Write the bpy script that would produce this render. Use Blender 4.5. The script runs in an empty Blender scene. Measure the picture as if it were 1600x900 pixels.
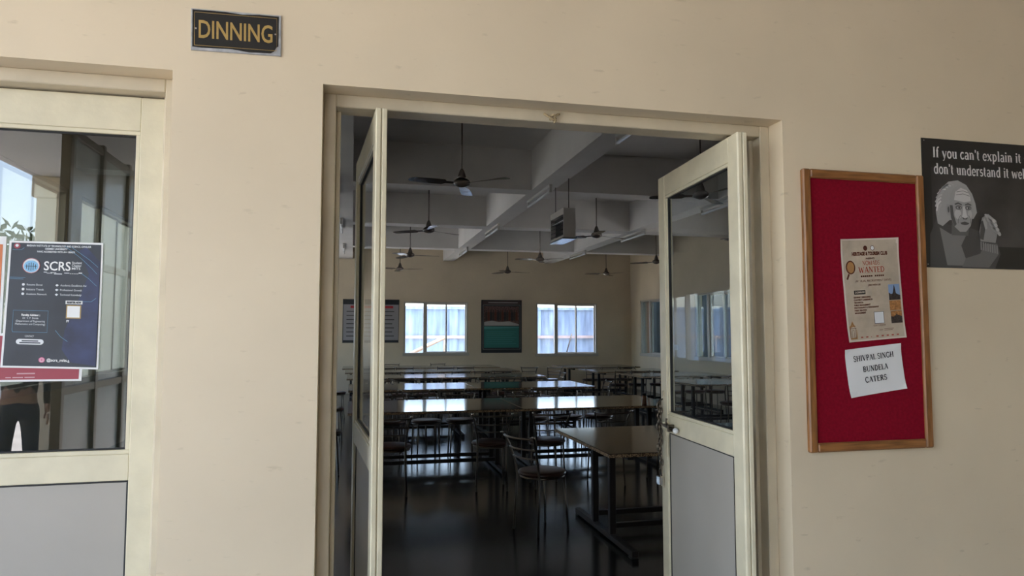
import bpy, bmesh, math, random
from mathutils import Vector, Matrix
random.seed(7)
PI = math.pi
SC = bpy.context.scene
COL = SC.collection

# ------------------------------------------------------------------ camera
cam_d = bpy.data.cameras.new('camera')
cam = bpy.data.objects.new('camera', cam_d)
COL.objects.link(cam)
cam_d.sensor_width = 36.0
cam_d.lens = 36.0 * 1076.0 / 1600.0
cam_d.clip_start = 0.02
cam_d.clip_end = 500
cam.location = (0, -2.25, 1.6)
cam.rotation_euler = (math.radians(90 + 3.75), 0, math.radians(-13.02))
SC.camera = cam

# ------------------------------------------------------------------ sky, sun, exposure
w = bpy.data.worlds.new('sky'); SC.world = w; w.use_nodes = True
nt = w.node_tree; nt.nodes.clear()
sky = nt.nodes.new('ShaderNodeTexSky'); sky.sky_type = 'NISHITA'; sky.sun_disc = False
sky.sun_elevation = math.radians(66); sky.sun_rotation = math.radians(96)
sky.air_density = 1.0; sky.dust_density = 2.5
soft = nt.nodes.new('ShaderNodeMix'); soft.data_type = 'RGBA'
soft.inputs[0].default_value = 0.25
lum = nt.nodes.new('ShaderNodeRGBToBW')
bg = nt.nodes.new('ShaderNodeBackground'); bg.inputs[1].default_value = 0.30
wo = nt.nodes.new('ShaderNodeOutputWorld')
nt.links.new(sky.outputs[0], lum.inputs[0])
nt.links.new(sky.outputs[0], soft.inputs[6])
nt.links.new(lum.outputs[0], soft.inputs[7])
nt.links.new(soft.outputs[2], bg.inputs[0]); nt.links.new(bg.outputs[0], wo.inputs[0])

sd = bpy.data.lights.new('sun', 'SUN'); sd.energy = 4.5; sd.angle = math.radians(0.6); sd.color = (1, .95, .86)
sun = bpy.data.objects.new('sun', sd); COL.objects.link(sun)
sun.rotation_euler = Vector((-0.34, 0.05, -0.94)).to_track_quat('-Z', 'Y').to_euler()
sun.location = (0, -30, 30)

vs = SC.view_settings
vs.view_transform = 'Standard'; vs.look = 'None'; vs.gamma = 1.0; vs.use_curve_mapping = False
vs.exposure = 2.6

# ------------------------------------------------------------------ materials
MATS = {}
def mat(name, col, rough=.6, metal=0., spec=.5, noise=None, bump=None, coat=0., speck=None, streak=None):
    """noise=(scale, amount), bump=(scale,strength), speck=(scale, colour), streak=(amount)"""
    if name in MATS: return MATS[name]
    m = bpy.data.materials.new(name); m.use_nodes = True
    n = m.node_tree.nodes; l = m.node_tree.links
    b = n['Principled BSDF']
    b.inputs['Base Color'].default_value = (*col, 1)
    b.inputs['Roughness'].default_value = rough
    b.inputs['Metallic'].default_value = metal
    b.inputs['Specular IOR Level'].default_value = spec
    b.inputs['Coat Weight'].default_value = coat
    b.inputs['Coat Roughness'].default_value = .05
    tc = n.new('ShaderNodeTexCoord')
    if noise:
        t = n.new('ShaderNodeTexNoise'); t.inputs['Scale'].default_value = noise[0]; t.inputs['Detail'].default_value = 6
        mp = n.new('ShaderNodeMapping')
        if streak: mp.inputs['Scale'].default_value = streak
        l.new(tc.outputs['Object'], mp.inputs[0]); l.new(mp.outputs[0], t.inputs['Vector'])
        r = n.new('ShaderNodeValToRGB')
        a = noise[1]
        r.color_ramp.elements[0].position = .3; r.color_ramp.elements[1].position = .7
        r.color_ramp.elements[0].color = (*[c * (1 - a) for c in col], 1)
        r.color_ramp.elements[1].color = (*[min(1, c * (1 + a * .6)) for c in col], 1)
        l.new(t.outputs['Fac'], r.inputs[0]); l.new(r.outputs[0], b.inputs['Base Color'])
    if speck:
        v = n.new('ShaderNodeTexVoronoi'); v.inputs['Scale'].default_value = speck[0]
        l.new(tc.outputs['Object'], v.inputs['Vector'])
        r = n.new('ShaderNodeValToRGB'); r.color_ramp.interpolation = 'CONSTANT'
        r.color_ramp.elements[0].color = (*col, 1); r.color_ramp.elements[1].color = (*speck[1], 1)
        r.color_ramp.elements[1].position = speck[2]
        s = n.new('ShaderNodeSeparateColor'); l.new(v.outputs['Color'], s.inputs[0])
        l.new(s.outputs[0], r.inputs[0]); l.new(r.outputs[0], b.inputs['Base Color'])
    if bump:
        t = n.new('ShaderNodeTexNoise'); t.inputs['Scale'].default_value = bump[0]; t.inputs['Detail'].default_value = 5
        l.new(tc.outputs['Object'], t.inputs['Vector'])
        bp = n.new('ShaderNodeBump'); bp.inputs['Strength'].default_value = bump[1]; bp.inputs['Distance'].default_value = .01
        l.new(t.outputs['Fac'], bp.inputs['Height']); l.new(bp.outputs[0], b.inputs['Normal'])
    MATS[name] = m
    return m

def glass(name, tint, refl_rough=0.0, boost=1.62):
    m = bpy.data.materials.new(name); m.use_nodes = True
    n = m.node_tree.nodes; l = m.node_tree.links; n.clear()
    o = n.new('ShaderNodeOutputMaterial'); mx = n.new('ShaderNodeMixShader')
    tr = n.new('ShaderNodeBsdfTransparent'); tr.inputs[0].default_value = (*tint, 1)
    gl = n.new('ShaderNodeBsdfGlossy'); gl.inputs['Roughness'].default_value = refl_rough
    gl.inputs['Color'].default_value = (1, 1, 1, 1)
    fr = n.new('ShaderNodeFresnel'); fr.inputs[0].default_value = boost
    ge = n.new('ShaderNodeNewGeometry'); inv = n.new('ShaderNodeMath'); inv.operation = 'SUBTRACT'; inv.inputs[0].default_value = 1.0
    mu = n.new('ShaderNodeMath'); mu.operation = 'MULTIPLY'       # one reflecting surface per pane, the far side only transmits
    l.new(ge.outputs['Backfacing'], inv.inputs[1]); l.new(fr.outputs[0], mu.inputs[0]); l.new(inv.outputs[0], mu.inputs[1])
    l.new(mu.outputs[0], mx.inputs[0]); l.new(tr.outputs[0], mx.inputs[1]); l.new(gl.outputs[0], mx.inputs[2])
    l.new(mx.outputs[0], o.inputs[0])
    MATS[name] = m
    return m

def frosted(name, col):
    m = bpy.data.materials.new(name); m.use_nodes = True
    n = m.node_tree.nodes; l = m.node_tree.links; n.clear()
    o = n.new('ShaderNodeOutputMaterial'); mx = n.new('ShaderNodeMixShader'); mx.inputs[0].default_value = .25
    tr = n.new('ShaderNodeBsdfTranslucent'); tr.inputs[0].default_value = (*col, 1)
    di = n.new('ShaderNodeBsdfDiffuse'); di.inputs[0].default_value = (*col, 1)
    l.new(tr.outputs[0], mx.inputs[1]); l.new(di.outputs[0], mx.inputs[2]); l.new(mx.outputs[0], o.inputs[0])
    MATS[name] = m
    return m

def wall_paint(name, col):
    m = mat(name, col, rough=.42, spec=.35)
    n = m.node_tree.nodes; l = m.node_tree.links; b = n['Principled BSDF']
    tc = n.new('ShaderNodeTexCoord')
    t1 = n.new('ShaderNodeTexNoise'); t1.inputs['Scale'].default_value = 1.3; t1.inputs['Detail'].default_value = 8
    l.new(tc.outputs['Object'], t1.inputs['Vector'])
    r1 = n.new('ShaderNodeValToRGB')
    r1.color_ramp.elements[0].position = .3; r1.color_ramp.elements[1].position = .72
    r1.color_ramp.elements[0].color = (*[c * .91 for c in col], 1); r1.color_ramp.elements[1].color = (*[c * 1.04 for c in col], 1)
    l.new(t1.outputs['Fac'], r1.inputs[0])
    # scuffs: thin darker marks of their own shape
    mp = n.new('ShaderNodeMapping'); mp.inputs['Rotation'].default_value = (0, .5, 0); mp.inputs['Scale'].default_value = (9, 9, 30)
    l.new(tc.outputs['Object'], mp.inputs[0])
    t2 = n.new('ShaderNodeTexNoise'); t2.inputs['Scale'].default_value = 1.6; t2.inputs['Detail'].default_value = 3
    l.new(mp.outputs[0], t2.inputs['Vector'])
    r2 = n.new('ShaderNodeValToRGB'); r2.color_ramp.elements[0].position = .66; r2.color_ramp.elements[1].position = .74
    l.new(t2.outputs['Fac'], r2.inputs[0])
    mx = n.new('ShaderNodeMix'); mx.data_type = 'RGBA'
    mx.inputs[7].default_value = (col[0] * .72, col[1] * .70, col[2] * .66, 1)
    sc = n.new('ShaderNodeMath'); sc.operation = 'MULTIPLY'; sc.inputs[1].default_value = .45
    l.new(r2.outputs[0], sc.inputs[0]); l.new(sc.outputs[0], mx.inputs[0]); l.new(r1.outputs[0], mx.inputs[6])
    l.new(mx.outputs[2], b.inputs['Base Color'])
    t3 = n.new('ShaderNodeTexNoise'); t3.inputs['Scale'].default_value = 3.5; t3.inputs['Detail'].default_value = 4; t3.inputs['Roughness'].default_value = .6
    l.new(tc.outputs['Object'], t3.inputs['Vector'])
    ad = n.new('ShaderNodeMath'); ad.operation = 'MULTIPLY_ADD'; ad.inputs[1].default_value = -.25
    l.new(r2.outputs[0], ad.inputs[0]); l.new(t3.outputs['Fac'], ad.inputs[2])
    bp = n.new('ShaderNodeBump'); bp.inputs['Strength'].default_value = .22; bp.inputs['Distance'].default_value = .012
    l.new(ad.outputs[0], bp.inputs['Height']); l.new(bp.outputs[0], b.inputs['Normal'])
    return m

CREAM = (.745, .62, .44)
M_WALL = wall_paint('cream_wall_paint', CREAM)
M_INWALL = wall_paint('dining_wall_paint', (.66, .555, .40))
M_ENAMEL = mat('cream_enamel', (.71, .635, .45), .35, noise=(9, .10), bump=(30, .12))
M_ENAMEL_EDGE = mat('cream_enamel_worn', (.66, .57, .40), .5, noise=(10, .16), bump=(25, .15))
M_FRAME = mat('door_frame_paint', (.62, .53, .38), .42, noise=(5, .14), bump=(18, .2))
M_PANEL = mat('grey_laminate', (.42, .385, .33), .45, noise=(3, .05))
M_GASKET = mat('black_rubber', (.012, .012, .012), .6)
M_GLASS = glass('door_glass', (.88, .91, .92), boost=1.25)
M_WGLASS = glass('window_glass', (.90, .93, .95))
M_DGLASS = glass('tinted_glass', (.34, .40, .42))
M_FROSTED = frosted('frosted_window_glass', (.66, .64, .58))
M_FGLASS = glass('filmed_door_glass', (.50, .53, .51), boost=2.0)
M_CEIL = mat('white_distemper', (.66, .63, .60), .8, noise=(2, .06))
M_STEEL = mat('dull_steel', (.15, .125, .10), .28, 1.0)
M_BLACKSTEEL = mat('dark_painted_steel', (.022, .017, .015), .45, spec=.3)
M_CHROME = mat('chrome', (.6, .58, .55), .16, 1.0)
M_SEAT = mat('brown_vinyl', (.05, .02, .013), .3, spec=.35, noise=(12, .2))
M_GRANITE = mat('brown_granite', (.040, .030, .024), .10, spec=.32, noise=(60, .35))
M_GRANEDGE = mat('rough_granite_edge', (.10, .06, .035), .6, speck=(160, (.42, .29, .16), .52))
M_FLOOR = mat('polished_dark_stone', (.024, .025, .026), .17, spec=.5, noise=(3, .25), bump=(5, .05))
M_PFLOOR = mat('porch_stone', (.30, .29, .28), .5, noise=(2, .15))
M_WOOD = mat('varnished_wood', (.30, .125, .038), .35, noise=(14, .45), streak=(6, 6, .6))
M_WOODH = mat('varnished_wood_rail', (.30, .125, .038), .35, noise=(14, .45), streak=(.6, 6, 6))
M_FELT = mat('crimson_felt', (.24, .005, .018), .95, spec=.1, noise=(90, .15), bump=(300, .2))
M_WHITE = mat('white_paper', (.80, .79, .77), .6)
M_OFFWHITE = mat('off_white_print', (.72, .73, .74), .5)
M_INK = mat('black_ink', (.015, .015, .018), .5)
M_ALU = mat('anodised_aluminium', (.50, .46, .40), .4, .3)
M_TUBE = mat('white_tube_glass', (.82, .83, .85), .2)
M_FANM = mat('brown_fan_enamel', (.13, .105, .09), .22, .2)
M_GREYMETAL = mat('grey_sheet_metal', (.52, .49, .45), .45)
M_SKIN = mat('skin', (.36, .20, .13), .55)
M_JACKET = mat('black_jacket', (.012, .013, .012), .8)
M_JEANS = mat('dark_jeans', (.025, .034, .055), .85)
M_HAIR = mat('black_hair', (.01, .008, .007), .6)
M_ROPE = mat('jute_rope', (.42, .32, .18), .9, noise=(200, .3))
M_CONC = mat('weathered_concrete', (.27, .36, .50), .9, noise=(2.2, .40), streak=(2.5, 2.5, .35))  # bluish cast of the daylight is mixed into the concrete colour
M_DCONC = mat('dark_weathered_render', (.13, .14, .14), .9, noise=(2, .3))
M_GROUND = mat('paved_yard', (.42, .40, .38), .9, noise=(1.5, .2))
M_ROAD = mat('asphalt_road', (.12, .125, .135), .9, noise=(2, .2))
M_TIMBER = mat('grey_timber', (.26, .20, .16), .8, noise=(6, .3)); M_LEDGE = mat('pinkish_ledge', (.40, .33, .33), .9, noise=(3, .2))
M_LEAF = mat('tree_leaves', (.045, .085, .025), .7, noise=(3, .5))
M_BARK = mat('tree_bark', (.10, .07, .045), .9, noise=(8, .3))
M_BRICK = mat('orange_brick', (.42, .18, .10), .9, noise=(5, .25))
M_FROST = mat('frosted_partition_panel', (.52, .58, .54), .25, noise=(2, .1))
M_MULL = mat('bronze_mullion', (.16, .13, .085), .4, .3)

# ------------------------------------------------------------------ mesh helpers
class MB:
    def __init__(s): s.v = []; s.f = []; s.sm = []
    def add(s, vs, fs, smooth=False):
        o = len(s.v); s.v += [tuple(p) for p in vs]
        for f in fs: s.f.append(tuple(i + o for i in f)); s.sm.append(smooth)
        return s
    def box(s, x0, x1, y0, y1, z0, z1):
        return s.add([(x0,y0,z0),(x1,y0,z0),(x1,y1,z0),(x0,y1,z0),(x0,y0,z1),(x1,y0,z1),(x1,y1,z1),(x0,y1,z1)],
              [(0,3,2,1),(4,5,6,7),(0,1,5,4),(1,2,6,5),(2,3,7,6),(3,0,4,7)])
    def cbox(s, x0, x1, y0, y1, z0, z1, c=.004):
        """box with chamfered long edges on all sides"""
        bm = bmesh.new(); bmesh.ops.create_cube(bm, size=1)
        for v in bm.verts:
            v.co = Vector(((x0+x1)/2 + v.co.x*(x1-x0), (y0+y1)/2 + v.co.y*(y1-y0), (z0+z1)/2 + v.co.z*(z1-z0)))
        bmesh.ops.bevel(bm, geom=list(bm.edges), offset=c, segments=1, affect='EDGES')
        bm.verts.index_update()
        s.add([v.co[:] for v in bm.verts], [[v.index for v in f.verts] for f in bm.faces]); bm.free()
        return s
    def tube(s, pts, r, n=8, closed=False, caps=True):
        pts = [Vector(p) for p in pts]; N = len(pts); rs = r if isinstance(r, (list, tuple)) else [r] * N
        up = None; vs = []
        for i, p in enumerate(pts):
            if closed: t = (pts[(i+1) % N] - pts[i-1]).normalized()
            else: t = (pts[min(i+1, N-1)] - pts[max(i-1, 0)]).normalized()
            if up is None:
                a = Vector((0,0,1)) if abs(t.z) < .9 else Vector((1,0,0))
                up = (a - t * a.dot(t)).normalized()
            else: up = (up - t * up.dot(t)).normalized()
            sd_ = t.cross(up)
            for k in range(n):
                an = 2*PI*k/n; vs.append(p + (up*math.cos(an) + sd_*math.sin(an)) * rs[i])
        fs = []
        for i in range(N if closed else N-1):
            j = (i+1) % N
            for k in range(n): fs.append((i*n+k, i*n+(k+1) % n, j*n+(k+1) % n, j*n+k))
        s.add(vs, fs, True)
        if caps and not closed:
            o = len(s.v) - len(vs)
            s.f.append(tuple(o+k for k in range(n))[::-1]); s.sm.append(False)
            s.f.append(tuple(o+(N-1)*n+k for k in range(n))); s.sm.append(False)
        return s
    def lathe(s, prof, n=24, c=(0,0,0), smooth=True):
        vs = []; fs = []
        for r, z in prof:
            for k in range(n): vs.append((c[0]+r*math.cos(2*PI*k/n), c[1]+r*math.sin(2*PI*k/n), c[2]+z))
        for i in range(len(prof)-1):
            for k in range(n): fs.append((i*n+k, i*n+(k+1) % n, (i+1)*n+(k+1) % n, (i+1)*n+k))
        if prof[0][0] > 1e-5: fs.append(tuple(range(n))[::-1])
        if prof[-1][0] > 1e-5: fs.append(tuple((len(prof)-1)*n+k for k in range(n)))
        return s.add(vs, fs, smooth)
    def mesh(s, name, m):
        me = bpy.data.meshes.new(name); me.from_pydata(s.v, [], s.f); me.polygons.foreach_set('use_smooth', s.sm)
        me.materials.append(m); me.update(); return me
    def build(s, name, m, parent=None, label=None):
        o = bpy.data.objects.new(name, s.mesh(name, m)); COL.objects.link(o)
        if parent: o.parent = parent
        if label: o['label'] = label
        return o

def box(name, m, parent, *d): return MB().box(*d).build(name, m, parent)
def cbox(name, m, parent, *d, c=.004): return MB().cbox(*d, c=c).build(name, m, parent)
def tag(o, label=None, cat=None, group=None, kind=None):
    if label: o['label'] = label
    if cat: o['category'] = cat
    if group: o['group'] = group
    if kind: o['kind'] = kind
    return o
def empty(name, loc, rz=0, **k):
    o = bpy.data.objects.new(name, None); COL.objects.link(o); o.location = loc; o.rotation_euler = (0, 0, rz)
    o.empty_display_size = .1
    return tag(o, **k)
def copy_tree(o, parent=None):
    c = o.copy(); COL.objects.link(c); c.parent = parent
    for ch in list(o.children): copy_tree(ch, c)
    return c

# wall slab along X with rectangular holes (x0,x1,z0,z1) between y0 and y1
def holed(mb, x0, x1, z0, z1, y0, y1, holes, axis='x'):
    xs = sorted({x0, x1, *[h[0] for h in holes], *[h[1] for h in holes]})
    for a, b in zip(xs, xs[1:]):
        hs = sorted([(h[2], h[3]) for h in holes if h[0] <= a + 1e-6 and h[1] >= b - 1e-6])
        z = z0; segs = []
        for p, q in hs:
            if p > z + 1e-6: segs.append((z, p))
            z = q
        if z < z1 - 1e-6: segs.append((z, z1))
        for p, q in segs:
            if axis == 'x': mb.box(a, b, y0, y1, p, q)
            else: mb.box(y0, y1, a, b, p, q)
    return mb

# ------------------------------------------------------------------ the setting
XL, XR, YF, YB, ZC, ZS = -3.3, 7.97, .23, 16.7, 4.17, 3.6
DOOR_A = (-.104, 1.563, 0, 2.40)      # open double door
DOOR_B = (-2.22, -.55, 0, 2.407)      # closed double door
mb = holed(MB(), -7.5, 8.2, 0, 4.3, 0, YF, [DOOR_A, DOOR_B])
tag(mb.build('wall_front', M_WALL), 'cream painted wall around the dining hall doorways', kind='structure')
FARW = [(-2.30, -.42, 1.0, 2.45), (1.36, 3.13, 1.02, 2.46), (5.09, 6.92, .98, 2.46)]
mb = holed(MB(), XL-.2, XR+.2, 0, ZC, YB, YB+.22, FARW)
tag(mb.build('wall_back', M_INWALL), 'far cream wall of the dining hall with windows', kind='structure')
RIGHTW = [(14.2, 16.02, 1.0, 2.52), (10.98, 12.82, 1.0, 2.54), (7.0, 9.4, 1.0, 2.54)]  # last opening is unseen, enlarged and clear-glazed to brighten the hall
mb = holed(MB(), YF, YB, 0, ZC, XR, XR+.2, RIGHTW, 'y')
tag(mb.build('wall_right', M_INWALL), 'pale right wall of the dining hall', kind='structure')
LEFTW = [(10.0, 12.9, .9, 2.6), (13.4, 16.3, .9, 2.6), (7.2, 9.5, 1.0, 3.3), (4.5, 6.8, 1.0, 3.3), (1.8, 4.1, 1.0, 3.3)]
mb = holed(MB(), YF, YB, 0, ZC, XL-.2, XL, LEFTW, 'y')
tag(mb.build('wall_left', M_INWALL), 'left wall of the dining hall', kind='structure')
tag(box('trim_3', M_CONC, None, XR+.2, XR+.95, .4, 16.6, 2.64, 2.74), 'added concrete sunshade keeping sun out of the right wall windows', kind='structure')  # unseen slab, added to block direct sun at the right windows
tag(box('floor', M_FLOOR, None, XL-.2, XR+.2, .0, YB+.2, -.15, 0), 'dark polished stone floor of the dining hall', kind='structure')
ceil = tag(box('ceiling', M_CEIL, None, XL-.2, XR+.2, YF, YB+.2, ZC, ZC+.15), 'white coffered ceiling slab with concrete beams', kind='structure')
LB = [(-.42, -.02), (2.42, 2.72), (5.30, 5.60)]
CBY = [(3.42, 3.74), (6.98, 7.30), (10.36, 10.72), (13.88, 14.2)]
for a, b in LB: box('ceiling_beam', M_CEIL, ceil, a, b, YF, YB, ZS, ZC)
xs = [XL] + [v for p in LB for v in p] + [XR]
for a, b in CBY:
    for i in range(0, len(xs), 2): box('cross_beam', M_CEIL, ceil, xs[i], xs[i+1], a, b, ZS, ZC)

# porch in front of the doors (open on its left and far side)
tag(box('floor_porch', M_PFLOOR, None, -7.5, 6.2, -7.2, 0, -.15, 0), 'grey stone porch floor outside the dining hall', kind='structure')
tag(box('ceiling_porch', M_CEIL, None, -3.7, 6.2, -6.9, 0, 3.45, 3.65), 'porch ceiling slab outside the dining hall', kind='structure')
tag(box('wall_porch', M_WALL, None, 6.0, 6.2, -6.9, 0, 0, 3.45), 'cream end wall of the porch', kind='structure')
tag(box('wall_porch_shading', M_WALL, None, -.2, 6.0, -6.9, -6.7, 0, 3.45), 'unseen cream wall added behind the porch to dim its right side', kind='structure')  # unseen wall, added to cut light on the right of the doorway wall
for x, y in ((-3.5, -6.7), (-2.45, -6.7), (-.4, -6.7), (-3.5, -.9)):
    t = empty('porch_column', (x, y, 0), kind='structure')
    cbox('shaft', M_WALL, t, -.16, .16, -.16, .16, 0, 3.2, c=.01)
    cbox('capital', M_WALL, t, -.2, .2, -.2, .2, 3.2, 3.45, c=.01)
    t['label'] = {(-3.5, -6.7): 'outer corner porch column', (-2.45, -6.7): 'porch column ending the glazed partition',
                  (-.4, -6.7): 'porch column behind the entrance', (-3.5, -.9): 'porch column on the open side'}[(x, y)]
part = empty('partition_glazed', (-2.45, -6.5, 0), label='glazed partition with bronze mullions along the porch', kind='structure')
for i in range(4): cbox('mullion', M_MULL, part, -.04, .04, .8*i-.035, .8*i+.035, 0, 3.45)
for z in (.05, 1.1, 2.25, 3.38): cbox('transom', M_MULL, part, -.035, .035, 0, 2.4, z-.035, z+.035)
for i in range(3):
    for z0, z1 in ((.09, 1.06), (1.14, 2.21), (2.29, 3.34)):
        box('panel', M_FROST, part, -.008, .008, .8*i+.036, .8*(i+1)-.036, z0, z1)
# yard beyond
tag(box('ground', M_GROUND, None, -60, 60, -16, 60, -.35, -.16), 'paved yard around the building', kind='structure')
tag(box('ground_road', M_ROAD, None, -60, 60, -30, -16, -.35, -.17), 'asphalt road beyond the porch', kind='structure')
tag(box('ground_verge', M_GROUND, None, -60, 60, -60, -30, -.35, -.15), 'pale paved verge across the road', kind='structure')

# ------------------------------------------------------------------ door frames
def door_frame(name, X0, X1, ZT, label):
    """timber frame set back in the opening"""
    t = empty(name, ((X0+X1)/2, .085, 0), label=label, kind='structure')
    hw = (X1-X0)/2
    for s in (-1, 1):
        a, b = sorted((s*hw, s*(hw-.04)))
        cbox('jamb', M_FRAME, t, a, b, 0, .09, 0, ZT, c=.003)
        a, b = sorted((s*(hw-.04), s*(hw-.055)))
        cbox('door_stop', M_FRAME, t, a, b, .05, .09, 0, ZT-.043, c=.002)
    cbox('head', M_FRAME, t, -hw+.04, hw-.04, 0, .09, ZT-.043, ZT, c=.003)
    return t
door_frame('trim_1', DOOR_A[0], DOOR_A[1], 2.40, 'cream timber frame of the open double door')
door_frame('trim_2', DOOR_B[0], DOOR_B[1], 2.407, 'cream timber frame of the closed double door')

def make_leaf(name, label, loc, rz, w=.80, t=.038, ztop=2.345, mirror=1, gm=None):
    """x: 0..w along the leaf (times mirror), y: 0..t thickness, front face y=0"""
    o = empty(name, loc, rz, label=label, kind='structure')
    def X(a, b): return tuple(sorted((a*mirror, b*mirror)))
    st = .075; zg0, zg1, zr0 = 1.24, 2.232, 1.135
    for a, b in ((0, st), (w-st, w)):
        s_ = cbox('stile', M_ENAMEL, o, *X(a, b), 0, t, .01, ztop, c=.0025)
    cbox('top_rail', M_ENAMEL, o, *X(st, w-st), .001, t-.001, zg1+.016, ztop, c=.002)
    cbox('lock_rail', M_ENAMEL, o, *X(st, w-st), .001, t-.001, zr0+.008, zg0-.016, c=.002)
    cbox('bottom_rail', M_ENAMEL, o, *X(st, w-st), .001, t-.001, .01, .13, c=.002)
    def ring(nm, m, x0, x1, z0, z1, wd, y0, y1):
        q = MB()
        q.cbox(*X(x0, x1), y0, y1, z1-wd, z1, c=.0015); q.cbox(*X(x0, x1), y0, y1, z0, z0+wd, c=.0015)
        q.cbox(*X(x0, x0+wd), y0, y1, z0+wd, z1-wd, c=.0015); q.cbox(*X(x1-wd, x1), y0, y1, z0+wd, z1-wd, c=.0015)
        return q.build(nm, m, o)
    ring('glazing_bead', M_ENAMEL, st, w-st, zg0-.016, zg1+.016, .013, .004, t-.004)
    ring('gasket', M_GASKET, st+.013, w-st-.013, zg0-.003, zg1+.003, .005, .012, t-.012)
    box('pane', gm or M_GLASS, o, *X(st+.017, w-st-.017), t/2-.002, t/2+.002, zg0, zg1)
    ring('panel_gasket', M_GASKET, st, w-st, .13, zr0+.008, .007, .009, t-.009)
    box('lower_panel', M_PANEL, o, *X(st+.006, w-st-.006), .012, t-.012, .136, zr0+.002)
    return o
# closed pair on the left
dB = make_leaf('door_1', 'closed glazed door leaf carrying the posters', (-.598, .138, 0), 0, w=.795, ztop=2.358, mirror=-1, gm=M_FGLASS)
dC = make_leaf('door_2', 'closed glazed door leaf left of the postered one', (-2.178, .138, 0), 0, w=.782, ztop=2.358, gm=M_FGLASS)
# open pair: local x runs from the corridor end into the room
def leaf_open(name, label, near, far, mirror):
    d = Vector((far[0]-near[0], far[1]-near[1])); a = math.atan2(d.y, d.x)
    if mirror == 1: return make_leaf(name, label, (near[0], near[1], 0), a, w=.80, mirror=1)
dL = leaf_open('door_3', 'open glazed door leaf standing edge-on at left of doorway', (.103, .03), (.043, .83), 1)
dR = leaf_open('door_4', 'open glazed door leaf with chain and padlock at right of doorway', (1.4135, .003), (1.4705, .804), 1)
# pivot rods that carry the open leaves between head and floor
for o in (dL, dR):
    MB().lathe([(.008, 0), (.008, 2.357)], 10, (.10, .019, 0)).build('pivot_rod', M_STEEL, o)
    cbox('edge_strip', M_ENAMEL, o, -.006, 0, .001, .017, .012, 2.343, c=.002)
    cbox('edge_strip', M_ENAMEL, o, -.006, 0, .021, .037, .012, 2.343, c=.002)

# hardware on the right leaf (front face in local coords is y=t side, facing the opening)
T = .038
q = MB(); q.lathe([(.0, 0), (.019, 0), (.019, .006), (.013, .012), (.012, .024), (0, .024)], 16)
k = q.build('bolt_rose', M_ENAMEL, dR, 'round painted bolt rose'); k.location = (.722, T, 1.178); k.rotation_euler = (-PI/2, 0, 0)
MB().tube([(.745, T+.020, 1.180), (.590, T+.020, 1.170)], .0075, 8).build('bolt_rod', M_STEEL, dR)
MB().tube([(.675, T+.020, 1.174), (.675, T+.026, 1.20), (.675, T+.022, 1.212)], .005, 8).build('bolt_handle', M_STEEL, dR)
q = MB().lathe([(0, -.013), (.009, -.009), (.013, 0), (.009, .009), (0, .013)], 12); k = q.build('bolt_knob', M_WHITE, dR, 'pale round bolt end'); k.location = (.580, T+.020, 1.169)
cbox('bolt_keeper', M_STEEL, dR, .640, .654, T, T+.030, 1.156, 1.188, c=.002)
cbox('latch_plate', M_ENAMEL_EDGE, dR, .725, .760, T, T+.006, 1.10, 1.15, c=.002)
cbox('latch_plate', M_ENAMEL_EDGE, dR, .715, .733, T, T+.005, 1.03, 1.13, c=.002)
cbox('latch_plate', M_ENAMEL_EDGE, dR, .755, .770, T, T+.006, 1.30, 1.33, c=.002)
FX, FY = 1.4135-.038+.055, .003+.78
ch = empty('door_chain', (FX-.014, FY, 1.26), label='steel chain hanging from the right door bolt', cat='chain')
for st, n_ in ((0, 13), (1, 9)):
    for i in range(n_):
        a = (i+st) % 2; ring = []
        for kk in range(10):
            an = 2*PI*kk/10; u = .0085*math.cos(an); vv = .0165*math.sin(an)
            ring.append(((u if a else 0) - .014*st + .004*math.sin(i*1.3), (0 if a else u) - .016*st, -.024*i + vv))
        MB().tube(ring, .0034, 6, closed=True).build('chain_link', M_STEEL, ch)
MB().tube([(.016, 0, .03), (0, -.002, .024), (-.012, -.004, .012), (-.004, -.002, .0)], .004, 6).build('chain_hook', M_STEEL, ch)
pl = empty('padlock', (FX-.018, FY-.004, .918), label='small steel padlock at the end of the door chain', cat='padlock')
MB().cbox(-.012, .012, -.021, .021, -.026, .018, c=.005).build('body', M_CHROME, pl)
MB().tube([(0, -.013, .014), (0, -.013, .036), (0, -.007, .047), (0, .007, .047), (0, .013, .036), (0, .013, .014)], .0038, 6).build('shackle', M_STEEL, pl)
# knotted scrap of rope nailed to the door head
kn = empty('rope_knot', (.685, .078, 2.371), label='knotted scrap of jute rope on the door head', cat='rope')
MB().tube([(-.03, 0, .012), (-.018, -.004, .004), (-.004, -.008, -.006), (.008, -.006, -.012), (.014, -.002, -.004), (.006, .002, .006), (-.004, -.004, .002), (-.008, -.006, -.012)], .0042, 7).build('strand', M_ROPE, kn)
MB().tube([(.028, -.002, .014), (.018, -.005, .01), (.008, -.008, .0), (.012, -.006, -.014), (.006, -.004, -.02)], .0042, 7).build('strand', M_ROPE, kn)
MB().tube([(-.006, -.01, .004), (.004, -.011, .006), (.012, -.009, .002), (.004, -.011, -.005)], .004, 7).build('strand', M_ROPE, kn)

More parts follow.
